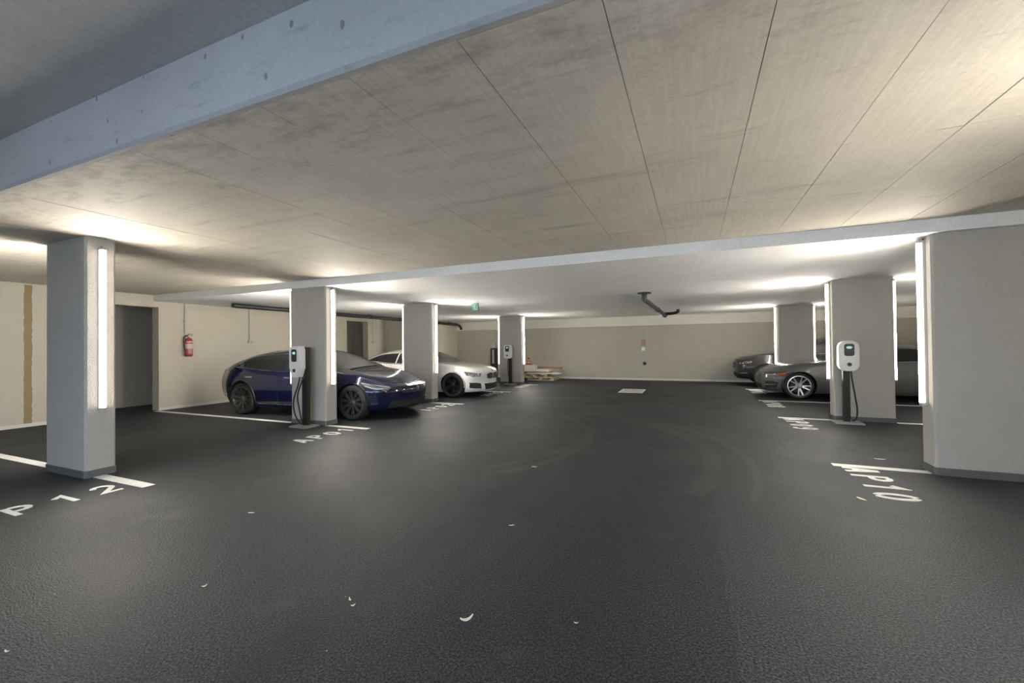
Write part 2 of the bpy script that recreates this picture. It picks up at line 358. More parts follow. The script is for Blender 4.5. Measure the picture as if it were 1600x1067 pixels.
# joints in the end wall and the left wall
for x in (-1.793, -1.536): struct('trim_4', MB().box((x - 0.012, YB - 0.006, 0.08), (x + 0.012, YB, ZBAND)), 'conduit', 'thin upright joint strip on the end wall')

# ------------------------------------------------------------------ columns and their LED battens
def column(y, xf, side, label, top):
    x0, x1 = (xf - CW, xf) if side < 0 else (xf, xf + CW)
    c = 0.022; y0, y1 = y - CT / 2, y + CT / 2
    def ring(e):
        return [(x0 - e + c, y0 - e), (x1 + e - c, y0 - e), (x1 + e, y0 - e + c), (x1 + e, y1 + e - c), (x1 + e - c, y1 + e), (x0 - e + c, y1 + e), (x0 - e, y1 + e - c), (x0 - e, y0 - e + c)]
    t = thing('column', label, 'column', ((x0 + x1) / 2, y, 0))
    L = lambda poly: [(a - (x0 + x1) / 2, b - y) for a, b in poly]
    obj('shaft', MB().prism(L(ring(0)), 'z', 0, top), 'column', t)
    obj('skirting', MB().prism(L(ring(0.008)), 'z', 0, 0.085), 'skirt', t, label='dark grey skirting')
    return t
LED_MESH = {}
def batten(x, y, dirx, z0, z1, label):
    t = thing('led_batten', label, 'lamp', (x, y, z0), 0, 'upright LED battens on the columns')
    key = round(z1 - z0, 3)
    if key not in LED_MESH:
        h = z1 - z0
        hb = MB().box((0, -0.030, 0.0), (0.0335, 0.030, h), 0.003)
        prof = [(0.034 + 0.038 * math.sin(a), -0.034 * math.cos(a)) for a in [math.pi * k / 10 for k in range(11)]]
        db = MB().prism(prof, 'z', 0.03, h - 0.03)
        cb = MB().prism([(p[0] * 1.02, p[1] * 1.02) for p in prof], 'z', 0.0, 0.03)
        cl = MB().tube([(0.012, 0, h - 0.005), (0.012, 0.0, h + 0.02)], 0.008, 8)
        LED_MESH[key] = [q.mesh(n) for q, n in ((hb, 'housing'), (db, 'diffuser'), (cb, 'end_cap'), (cl, 'cable_stub'), (MB().prism([(p[0] * 1.02, p[1] * 1.02) for p in prof], 'z', h - 0.03, h), 'end_cap'))]
    hm, dm, cm, clm, cm2 = LED_MESH[key]
    for nm, me, mt, lb in (('housing', hm, 'housing', None), ('diffuser', dm, 'led', 'glowing white diffuser'), ('end_cap', cm, 'housing', None), ('end_cap', cm2, 'housing', None), ('cable_stub', clm, 'black', None)):
        o = link(nm, me, mt, t)
        if lb: o['label'] = lb
    if dirx < 0: t.rotation_euler = (0, 0, math.pi)
    return t
cl_lab = ['pale plastered column nearest on the left, beside the number AP12', 'column in front of the blue car with a white charger on its face',
          'column between the blue car and the white car', 'farthest column on the left, near the wooden pallets']
cr_lab = ['column at the right of the entrance, beside the viewpoint', 'broad rough column at the right edge, beside the number AP10',
          'right-hand column with the capsule-shaped charger in front', 'farthest column on the right, behind the grey car']
names_l = ['near left column', 'column in front of the blue car', 'column between the blue and white cars', 'farthest left column']
names_r = ['column beside the viewpoint', 'broad column at the right edge', 'column with the capsule-shaped charger', 'farthest right column']
for i, (y, x) in enumerate(ROWL):
    column(y, x, -1, cl_lab[i], ZT if y < YS - 0.3 else ZC)
    z0, z1 = (0.79, 2.745) if i == 0 else (0.765, 2.675)
    batten(x, y, 1, z0, z1, 'lit LED batten on the lane face of the ' + names_l[i])
    batten(x - CW, y - 0.09, -1, z0, z1, 'lit LED batten on the wall face of the ' + names_l[i])
for i, (y, x) in enumerate(ROWR):
    column(y, x, 1, cr_lab[i], ZT if y < YS - 0.3 else ZC)
    z0, z1 = (0.79, 2.745) if i == 0 else (0.765, 2.675)
    batten(x, y, -1, z0, z1, 'lit LED batten on the lane face of the ' + names_r[i])
    batten(x + CW, y, 1, z0, z1, 'lit LED batten on the wall face of the ' + names_r[i])

# ------------------------------------------------------------------ painted lines and numbers
def stroke(mb, pts, w, z=0.003):
    pts = [Vector(p) for p in pts]; n = len(pts); lf, rt = [], []
    for i, p in enumerate(pts):
        d0 = (pts[i] - pts[i - 1]).normalized() if i else (pts[1] - pts[0]).normalized()
        d1 = (pts[i + 1] - pts[i]).normalized() if i < n - 1 else d0
        m = (d0 + d1); m = m.normalized() if m.length > 1e-6 else d0
        k = 1.0 / max(0.45, m.dot(d1)); nn = Vector((-m.y, m.x)) * (w / 2 * k)
        lf.append(p + nn); rt.append(p - nn)
    vs = [(q.x, q.y, zz) for zz in (0.0, z) for side in (lf, rt) for q in side]
    fs = []
    for i in range(n - 1):
        fs += [(2 * n + i, 3 * n + i, 3 * n + i + 1, 2 * n + i + 1), (i, i + 1, n + i + 1, n + i), (i, 2 * n + i, 2 * n + i + 1, i + 1), (n + i, n + i + 1, 3 * n + i + 1, 3 * n + i)]
    fs += [(0, n, 3 * n, 2 * n), (n - 1, 3 * n - 1, 4 * n - 1, 2 * n - 1)]
    mb.add(vs, fs)
def arc(cx, cy, rx, ry, a0, a1, n=8):
    return [(cx + rx * math.cos(R(a0 + (a1 - a0) * k / n)), cy + ry * math.sin(R(a0 + (a1 - a0) * k / n))) for k in range(n + 1)]
GL = {   # stencil glyphs, cell 0.62 wide, 1 high
    'A': [[(0.05, 0), (0.29, 0.97)], [(0.57, 0), (0.33, 0.97)], [(0.17, 0.33), (0.45, 0.33)]],
    'P': [[(0.08, 0), (0.08, 1)], [(0.18, 0.96)] + arc(0.30, 0.73, 0.26, 0.23, 90, -90) + [(0.18, 0.50)]],
    '0': [arc(0.31, 0.5, 0.25, 0.46, 100, 260, 12), arc(0.31, 0.5, 0.25, 0.46, -80, 80, 12)],
    '1': [[(0.10, 0.74), (0.36, 0.97), (0.36, 0)]],
    '2': [arc(0.31, 0.70, 0.25, 0.26, 170, -30, 10) + [(0.06, 0.04), (0.58, 0.04)]],
    '3': [arc(0.29, 0.74, 0.24, 0.22, 160, -80, 10), arc(0.29, 0.27, 0.26, 0.24, 80, -160, 10)],
    '4': [[(0.44, 0), (0.44, 0.98), (0.06, 0.32), (0.60, 0.32)]],
    '7': [[(0.06, 0.95), (0.57, 0.95), (0.22, 0)]],
    '8': [arc(0.31, 0.75, 0.21, 0.21, -70, 250, 12), arc(0.31, 0.26, 0.25, 0.24, 110, 430, 12)],
    '9': [arc(0.31, 0.70, 0.24, 0.26, 0, 350, 12), [(0.55, 0.68), (0.50, 0.25), (0.30, 0.03), (0.10, 0.10)]],
}
def bay_number(text, yline, side, label, bold=0.15):
    h = 0.34; pitch = 0.315
    if side < 0: t = thing('bay_number', label, 'floor marking', (-5.72, yline - 1.27, 0), 0, 'painted bay numbers')
    else: t = thing('bay_number', label, 'floor marking', (1.615, yline - 0.08, 0), 0, 'painted bay numbers')
    for k, ch in enumerate(text):
        mb = MB()
        for q, s in enumerate(GL[ch]): stroke(mb, [(x * h * 0.86 + k * pitch, y * h) for x, y in s], bold * h, 0.003 + 0.0004 * q)
        o = obj('letter' if ch.isalpha() else 'digit', mb, 'line', t)
    t.rotation_euler = (0, 0, R(90) if side < 0 else R(-90))
    return t
def bay_line(x0, x1, y, label, w=0.12):
    o = obj('bay_line', MB().box((x0, -w / 2, 0), (x1, w / 2, 0.003)), 'line'); o.location = (0, y, 0)
    tag(o, label, 'floor marking', 'white bay lines')
LL = [(2.75, 'AP12', 'near left column'), (6.20, 'AP01', 'blue car column'), (9.72, 'AP02', 'column between blue and white cars'), (12.82, 'AP03', 'white car'), (15.45, 'AP04', 'farthest left column')]
for y, tx, nm in LL:
    cw = [c for c in ROWL if abs(c[0] - y) < 0.6]
    bay_number(tx, y, -1, 'white painted number %s on the asphalt' % tx)
    if cw:
        xf = cw[0][1]
        bay_line(xf + 0.012, -5.56, y, 'short white line ahead of the number %s, lane side of its column' % tx)
        bay_line(XWL + 0.02 if y < 14 else -11.0, xf - CW - 0.012, y, 'long white line behind the column at %s up to the left wall' % tx)
    else: bay_line(XWL + 0.02, -5.56, y, 'white line running beside the white car at %s' % tx)
LR = [(6.37, 'AP10'), (10.02, 'AP09'), (12.85, 'AP08'), (15.85, 'AP07')]
for y, tx in LR:
    cw = [c for c in ROWR if abs(c[0] - y) < 0.6]
    bay_number(tx, y, 1, 'white painted number %s on the asphalt' % tx, 0.17)
    if cw:
        bay_line(1.545, cw[0][1] - 0.012, y, 'short white line ahead of the number %s, lane side of its column' % tx)
        bay_line(cw[0][1] + CW + 0.012, XWR - 0.02, y, 'long white line behind the column at %s up to the right wall' % tx)
    else: bay_line(1.545, XWR - 0.02, y, 'white line running in front of the grey car at %s' % tx)

# ------------------------------------------------------------------ chargers
def outline(kind, w, h):
    if kind == 'taper':      # clipped top corners, body narrowing to a blunt foot
        return [(-w * .38, h), (w * .38, h), (w * .5, h * .88), (w * .5, h * .30), (w * .24, 0), (-w * .24, 0), (-w * .5, h * .30), (-w * .5, h * .88)]
    rr = w * 0.40 if kind == 'capsule' else w * 0.28
    q = []
    for cx, cz, a0 in ((w / 2 - rr, h - rr, 0), (-w / 2 + rr, h - rr, 90), (-w / 2 + rr, rr, 180), (w / 2 - rr, rr, 270)):
        q += arc(cx, cz, rr, rr, a0, a0 + 90, 6)
    return q[::-1]
def charger(x, y, label, kind, w, zb, zt, postx=0.0, postw=0.10, cable=None):
    t = thing('ev_charger', label, 'charger', (x, y, 0), 0, 'charging stations')
    h = zt - zb
    obj('base_plate', MB().box((-0.22 + postx, -0.17, 0), (0.22 + postx, 0.17, 0.03), 0.008), 'steel', t, label='grey steel base plate')
    obj('post', MB().box((postx - postw / 2, 0.0, 0.03), (postx + postw / 2, 0.09, zt - 0.02), 0.006), 'black', t, label='black upright post')
    o = outline(kind, w, h)
    hb = MB().prism([(a, b + zb) for a, b in o], 'y', -0.125, 0.0)
    hb.prism([(a * 0.93, (b - h / 2) * 0.96 + h / 2 + zb) for a, b in o], 'y', -0.14, -0.125)
    hs = obj('housing', hb, 'wbox', t, label='white plastic housing')
    sw = w * 0.24
    sb = MB().prism([(a * sw * 2 / w * 1.02, (b - h / 2) * 0.40 + zb + h * 0.70) for a, b in outline('box', w, h)], 'y', -0.146, -0.139)
    s = obj('display', sb, 'screen', hs, label='dark glass display')
    gl = MB().prism(arc(0, zb + h * 0.78, sw * 0.62, h * 0.045, 0, 360, 18)[:-1], 'y', -0.1475, -0.1455)
    obj('lit_symbol', gl, 'glowscreen', hs, label='pale green lit symbol')
    so = MB().lathe([(0.0, -0.152), (0.030, -0.152), (0.034, -0.148), (0.034, -0.138)], 'y', (0, 0, zb + h * 0.22), 20)
    obj('socket', so, 'black', hs, label='dark round socket')
    if cable: obj('cable', MB().tube(cable, 0.014, 8, smooth=True), 'black', t, 60, 'black charging cable')
    return t
charger(-6.99, 5.94, 'white charging station with a tapered foot beside the blue car', 'taper', 0.275, 0.955, 1.545, 0.10, 0.13,
        [(0.04, -0.05, 0.97), (0.02, -0.07, 0.80), (-0.08, -0.07, 0.58), (-0.12, -0.06, 0.38), (-0.06, -0.05, 0.18), (0.05, -0.04, 0.06), (0.07, -0.04, 0.12), (0.02, -0.05, 0.35), (-0.02, -0.05, 0.60), (0.06, -0.03, 0.85), (0.09, 0.0, 0.95)])
charger(2.615, 9.72, 'white capsule-shaped charging station at the right-hand column', 'capsule', 0.31, 0.975, 1.53, -0.01, 0.105,
        [(0.05, -0.03, 0.97), (0.06, -0.05, 0.80), (0.10, -0.05, 0.50), (0.13, -0.04, 0.25), (0.11, -0.03, 0.09), (0.06, -0.01, 0.05)])
charger(-6.72, 15.36, 'small white charging station at the farthest left column', 'box', 0.32, 1.02, 1.56, 0.05, 0.12,
        [(0.0, -0.03, 1.03), (-0.02, -0.05, 0.8), (0.0, -0.05, 0.4), (0.04, -0.03, 0.15)])
# slim dark post by the end wall
t = thing('charging_post', 'slim dark post with a pale head by the end wall, left of the farthest column', 'post', (-8.74, 18.25, 0))
obj('body', MB().box((-0.15, -0.10, 0), (0.15, 0.10, 1.42), 0.02), 'black', t)
obj('head', MB().box((-0.13, -0.09, 1.42), (0.13, 0.09, 1.64), 0.03), 'conduit', t)
obj('front_strip', MB().box((-0.05, -0.108, 0.7), (0.05, -0.098, 1.35), 0.003), 'steel', t)

# ------------------------------------------------------------------ fittings on walls and ceiling
t = thing('fire_extinguisher', 'red fire extinguisher hanging on the left wall', 'extinguisher', (XWL + 0.13, 6.88, 1.33))
obj('cylinder', MB().lathe([(0.0, 0), (0.075, 0), (0.088, 0.02), (0.09, 0.05), (0.09, 0.40), (0.082, 0.445), (0.055, 0.475), (0.03, 0.487), (0.03, 0.50), (0, 0.50)], 'z', n=24), 'red', t, 40)
obj('label_band', MB().add([(0.0915 * math.cos(a), 0.0915 * math.sin(a), z) for z in (0.20, 0.33) for a in [R(-85 + 10 * k) for k in range(16)]],
    [(k, k + 1, 17 + k, 16 + k) for k in range(15)]), 'label', t, 40, 'pale printed label')
obj('label_band', MB().add([(0.0915 * math.cos(a), 0.0915 * math.sin(a), z) for z in (0.36, 0.395) for a in [R(-70 + 10 * k) for k in range(13)]],
    [(k, k + 1, 14 + k, 13 + k) for k in range(12)]), 'label', t, 40)
obj('valve', MB().lathe([(0, 0.50), (0.022, 0.50), (0.022, 0.54), (0.015, 0.56), (0, 0.56)], 'z', n=12), 'steel', t)
obj('handle', MB().box((-0.015, -0.02, 0.545), (0.015, 0.10, 0.56), 0.003).box((-0.012, -0.01, 0.575), (0.012, 0.095, 0.588), 0.003).box((-0.01, -0.015, 0.555), (0.01, 0.0, 0.58)), 'red', t)
obj('hose', MB().tube([(0.0, -0.02, 0.53), (0.0, -0.08, 0.535), (0.01, -0.125, 0.48), (0.01, -0.13, 0.38), (0.01, -0.115, 0.24), (0.01, -0.10, 0.15)], 0.012, 8, smooth=True), 'black', t, 60, 'black rubber hose')
obj('bracket', MB().box((-0.13, -0.03, 0.36), (-0.085, 0.03, 0.50)), 'steel', t)
def conduit(y, z0, z1, label, box=True, x=XWL):
    t = thing('wall_conduit', label, 'conduit', (x, y, z0))
    obj('pipe', MB().tube([(0.016, 0, 0), (0.016, 0, z1 - z0)], 0.013, 8), 'conduit', t, 60)
    if box:
        obj('junction_box', MB().box((0, -0.045, -0.075), (0.045, 0.045, 0.0), 0.006), 'conduit', t)
        obj('outlet', MB().box((0, 0.06, -0.07), (0.035, 0.13, -0.01), 0.005), 'conduit', t)
    else: obj('clip', MB().box((0, -0.025, 0.3), (0.032, 0.025, 0.33)), 'conduit', t)
    return t
conduit(6.85, 1.93, ZC, 'thin grey conduit rising above the fire extinguisher', False)
conduit(8.61, 1.76, ZC, 'thin grey conduit with an outlet box above the blue car')
conduit(13.93, 1.76, ZC, 'thin grey conduit with a small box beside the dark opening')
tb = thing('wall_conduit', 'single thin conduit down the end wall behind the pallets', 'conduit', (-6.437, YB, 0.75))
obj('pipe', MB().tube([(0, -0.015, 0), (0, -0.015, ZBAND - 0.75)], 0.014, 8), 'conduit', tb, 60)
obj('clip', MB().box((-0.025, -0.03, 0.7), (0.025, 0, 0.73)), 'conduit', tb)
t = thing('alarm_panel', 'red box above white switches on the end wall', 'alarm', (-1.967, YB, 1.2))
obj('red_box', MB().box((-0.065, -0.05, 0.26), (0.065, 0, 0.50), 0.01), 'red', t, label='dull red box')
obj('switch_box', MB().box((-0.07, -0.05, 0.05), (0.07, 0, 0.20), 0.01), 'wbox', t, label='white switch box')
obj('switch_box', MB().box((0.085, -0.04, 0.05), (0.14, 0, 0.19), 0.008), 'conduit', t)
obj('outlet', MB().box((-0.05, -0.04, -0.06), (0.02, 0, 0.0), 0.008), 'steel', t)
obj('riser', MB().tube([(-0.02, -0.012, 0.5), (-0.02, -0.012, ZBAND - 1.2)], 0.01, 8), 'conduit', t)
t = thing('wall_socket', 'round black socket low on the end wall', 'socket', (-1.925, YB, 0.705))
obj('body', MB().lathe([(0, -0.06), (0.05, -0.06), (0.062, -0.045), (0.066, 0.0)], 'y', n=20), 'black', t, 40)
obj('cover', MB().lathe([(0, -0.068), (0.03, -0.068), (0.036, -0.058)], 'y', n=16), 'blackmat', t, 40)
# black drain pipe along the top of the left wall
t = thing('drain_pipe', 'long black pipe slung under the white ceiling by the left wall', 'pipe', (-10.55, 7.0, 2.60))
obj('pipe', MB().tube([(0, 0, 0.0), (0, 10.75, -0.02), (0.0, 10.95, -0.03), (0.03, 11.12, -0.09), (0.05, 11.2, -0.19), (0.055, 11.22, -0.26)], 0.062, 14), 'black', t, 40)
for yy in (2.2, 4.9, 7.6, 10.2):
    obj('collar', MB().lathe([(0.06, -0.05), (0.071, -0.05), (0.071, 0.05), (0.06, 0.05)], 'y', (0, yy, -0.004), 16), 'black', t, 40)
    obj('hanger', MB().box((-0.012, yy - 0.09, 0.05), (0.012, yy - 0.07, ZC - 2.60)), 'steel', t)
# black pipe under the lane ceiling
t = thing('drain_pipe', 'short black pipe with a flange and side branch under the lane ceiling', 'pipe', (-1.05, 10.35, 2.57))
obj('flange', MB().lathe([(0.0, 0.144), (0.16, 0.144), (0.16, 0.125), (0.06, 0.12)], 'z', n=20), 'black', t, 40)
obj('riser', MB().tube([(0, 0, 0.13), (0, 0, 0.02), (0.0, 0.01, -0.04)], 0.066, 12), 'black', t, 40)
obj('pipe', MB().tube([(0, 0, -0.01), (0.12, 5.6, -0.02)], 0.056, 14), 'black', t, 40)
obj('collar', MB().lathe([(0.056, -0.06), (0.07, -0.06), (0.07, 0.06), (0.056, 0.06)], 'y', (0.07, 3.2, -0.015), 16), 'black', t, 40)
obj('end_cap', MB().lathe([(0, 0.10), (0.085, 0.10), (0.085, -0.08), (0.05, -0.09)], 'y', (0.122, 5.62, -0.03), 16), 'black', t, 40)
obj('branch', MB().tube([(0.12, 5.45, -0.0), (0.40, 5.44, 0.01), (0.50, 5.42, 0.03), (0.57, 5.40, 0.07), (0.57, 5.40, 0.11), (0.57, 5.40, 0.143)], 0.055, 12), 'black', t, 40)
# exit sign under the ceiling
t = thing('exit_sign', 'small green and white escape sign hanging under the white ceiling', 'sign', (-5.50, 10.35, 2.49), R(-4))
obj('panel', MB().box((-0.10, -0.03, 0), (0.09, 0.03, 0.20), 0.004), 'green', t, label='green sign panel')
obj('pictogram_field', MB().box((-0.045, -0.034, 0.012), (0.083, -0.029, 0.188)), 'signwhite', t, label='pale field')
pg = MB()
for a, b in (((0.045, 0.15), (0.030, 0.10)), ((0.030, 0.10), (0.060, 0.075)), ((0.060, 0.075), (0.052, 0.03)), ((0.030, 0.10), (0.018, 0.055)), ((0.018, 0.055), (0.004, 0.045)), ((0.042, 0.14), (0.068, 0.125)), ((0.042, 0.14), (0.018, 0.13))):
    d = Vector((b[0] - a[0], b[1] - a[1])); d.normalize(); n = Vector((-d.y, d.x)) * 0.008
    pg.prism([(a[0] + n.x, a[1] + n.y), (a[0] - n.x, a[1] - n.y), (b[0] - n.x, b[1] - n.y), (b[0] + n.x, b[1] + n.y)], 'y', -0.0365, -0.0335)
pg.prism(arc(0.052, 0.168, 0.012, 0.012, 0, 360, 12)[:-1], 'y', -0.0365, -0.0335)
obj('running_figure', pg, 'green', t, label='green running figure')
obj('hanger', MB().box((-0.07, -0.006, 0.20), (-0.058, 0.006, ZC - 2.49)).box((0.05, -0.006, 0.20), (0.062, 0.006, ZC - 2.49)), 'steel', t)

# ------------------------------------------------------------------ floor cover, pallets, litter
t = thing('access_cover', 'pale rectangular steel cover set in the lane floor', 'cover', (-1.86, 14.25, 0))
obj('frame', MB().box((-0.37, -0.55, 0), (0.37, -0.49, 0.012)).box((-0.37, 0.49, 0), (0.37, 0.55, 0.012)).box((-0.37, -0.49, 0), (-0.31, 0.49, 0.012)).box((0.31, -0.49, 0), (0.37, 0.49, 0.012)), 'line', t)
for k in range(2): obj('lid', MB().box((-0.30, -0.48 + k * 0.485, 0), (0.30, -0.005 + k * 0.485, 0.010), 0.002), 'plate', t)

def pallet(x, y, z, rz, label):
    t = thing('pallet', label, 'pallet', (x, y, z), rz, 'stacked pallets')
    L, D = 1.2, 0.8
    for k in range(5): obj('plank', MB().box((-L / 2, -D / 2 + k * 0.175, 0.122), (L / 2, -D / 2 + k * 0.175 + 0.1, 0.144)), 'wood', t)
    for k in range(3): obj('stringer', MB().box((-L / 2 + k * 0.55, -D / 2, 0.10), (-L / 2 + k * 0.55 + 0.10, D / 2, 0.122)), 'wood', t)
    for j in range(3):
        obj('runner', MB().box((-L / 2, -D / 2 + j * 0.35, 0), (L / 2, -D / 2 + j * 0.35 + 0.10, 0.022)), 'wood', t)
        for k in range(3): obj('block', MB().box((-L / 2 + k * 0.53, -D / 2 + j * 0.35, 0.022), (-L / 2 + k * 0.53 + 0.14, -D / 2 + j * 0.35 + 0.10, 0.10)), 'wood', t)
    return t
pallet(-6.10, 17.75, 0, R(-2), 'wooden pallet on the floor by the end wall, lowest of the pile')
pallet(-6.45, 17.85, 0.144, R(3), 'wooden pallet lying on the lower pallet of the pile')
def plank(x, y, z, L, w, h, rz, mat, label, name='loose_board', cat='board'):
    mb = MB().box((-L / 2, -w / 2, 0), (L / 2, w / 2, h), 0.004)
    o = obj(name, mb, mat); o.location = (x, y, z); o.rotation_euler = (0, 0, rz); tag(o, label, cat)
plank(-6.02, 17.62, 0.289, 1.5, 0.30, 0.05, R(-3), 'sheet', 'long pale board jutting out at the front of the pallet pile')
plank(-6.30, 18.02, 0.289, 1.55, 0.24, 0.10, R(2), 'wood', 'thick pale timber at the back of the pallet pile')
plank(-6.42, 17.72, 0.390, 1.35, 0.62, 0.09, R(1), 'sheet', 'stack of white sheets across the middle of the pallet pile')
plank(-6.05, 17.95, 0.481, 1.45, 0.16, 0.085, R(2), 'woodred', 'reddish brown board on top of the pallet pile')
plank(-6.72, 17.68, 0.481, 0.62, 0.30, 0.18, R(-4), 'sheet', 'low pale box on top of the pallet pile under the cone', 'box', 'box')
# the white sheets need a rest: a short bearer
plank(-6.40, 17.62, 0.340, 0.9, 0.12, 0.049, 0, 'wood', 'short bearer between the boards of the pallet pile')
t = thing('traffic_cone', 'small red cone with pale bands on top of the pallet pile', 'cone', (-6.78, 17.70, 0.662))
obj('foot', MB().box((-0.15, -0.10, 0), (0.15, 0.10, 0.03), 0.008), 'cone', t)
def cr(z): return 0.115 - 0.085 * (z - 0.03) / 0.30
obj('cone_body', MB().lathe([(cr(0.03), 0.03), (cr(0.33), 0.33), (0, 0.335)], 'z', n=20), 'cone', t, 40)
for z in (0.09, 0.19): obj('band', MB().lathe([(cr(z), z), (cr(z) + 0.004, z), (cr(z + 0.05) + 0.004, z + 0.05), (cr(z + 0.05), z + 0.05)], 'z', n=20), 'label', t, 40)

def scrap(x, y, s, rz, label, curl=True, name='dry_leaf', cat='leaf'):
    vs = []; n = 7
    for k in range(n):
        u = k / (n - 1); w = 0.28 * math.sin(math.pi * (0.08 + 0.86 * u)) * s
        px = (u - 0.5) * s; py = (0.35 * (u - 0.5) ** 2) * s; pz = 0.003 + (0.22 * s * (2 * u - 1) ** 2 if curl else 0.002)
        for a in (-1, 0, 1): vs.append((px, py + a * w * 0.5, pz + (0.10 * s if a else 0.0) * (1 if curl else 0.1)))
    fs = [(3 * k + j, 3 * k + j + 1, 3 * k + 4 + j, 3 * k + 3 + j) for k in range(n - 1) for j in range(2)]
    m = len(vs); vs2 = [(a, b, c + 0.0022) for a, b, c in vs]
    mb = MB().add(vs + vs2, fs + [tuple(i + m for i in f) for f in fs])
    bd = [3 * k for k in range(n)] + [3 * (n - 1) + 1] + [3 * k + 2 for k in range(n - 1, -1, -1)] + [1]
    mb.add(vs + vs2, [(bd[i], bd[(i + 1) % len(bd)], bd[(i + 1) % len(bd)] + m, bd[i] + m) for i in range(len(bd))])
    o = obj(name, mb, 'leaf'); o.location = (x, y, 0.0); o.rotation_euler = (0, 0, rz); tag(o, label, cat, 'litter on the asphalt')
scrap(-1.16, 2.046, 0.075, R(50), 'curled pale leaf lying in the middle of the lane, largest scrap of litter')
scrap(-3.744, 2.642, 0.06, R(20), 'pale scrap on the asphalt in front of the near left column', False)
scrap(-1.90, 1.95, 0.034, R(-30), 'tiny pale scrap left of the curled leaf', True)
scrap(-1.84, 1.915, 0.026, R(60), 'tiny pale chip beside the small scrap left of the curled leaf', True)
scrap(-1.42, 3.27, 0.05, R(35), 'dull scrap far up the lane beyond the curled leaf', False)
scrap(-1.835, 4.952, 0.07, R(10), 'flat pale scrap in the middle of the lane, farthest of the litter', False)
scrap(2.164, 6.844, 0.12, R(0), 'flat pale scrap behind the line at number AP10', False)
scrap(1.446, 5.054, 0.10, R(-60), 'thin pale scrap beside the number AP10', False)
scrap(-2.866, 1.716, 0.03, R(80), 'small pale chip on the asphalt left of centre', True)
scrap(-3.174, 0.966, 0.03, R(10), 'small pale chip at the lower left of the floor', True)
scrap(-0.605, 2.249, 0.022, R(10), 'small pale chip right of the curled leaf', True)

# ------------------------------------------------------------------ cars
def interp(tab):
    xs = [a for a, _ in tab]; ys = [b for _, b in tab]
    if xs[0] > xs[-1]: xs, ys = xs[::-1], ys[::-1]
    n = len(xs); h = [xs[i + 1] - xs[i] for i in range(n - 1)]; d = [(ys[i + 1] - ys[i]) / h[i] for i in range(n - 1)]
    m = [d[0]] + [0 if d[i - 1] * d[i] <= 0 else 2 * d[i - 1] * d[i] / (d[i - 1] + d[i]) for i in range(1, n - 1)] + [d[-1]]
    def f(x):
        if x <= xs[0]: return ys[0]
        if x >= xs[-1]: return ys[-1]
        i = 0
        while x > xs[i + 1]: i += 1
        t = (x - xs[i]) / h[i]
        return (1 + 2 * t) * (1 - t) ** 2 * ys[i] + t * (1 - t) ** 2 * h[i] * m[i] + t * t * (3 - 2 * t) * ys[i + 1] + t * t * (t - 1) * h[i] * m[i + 1]
    return f
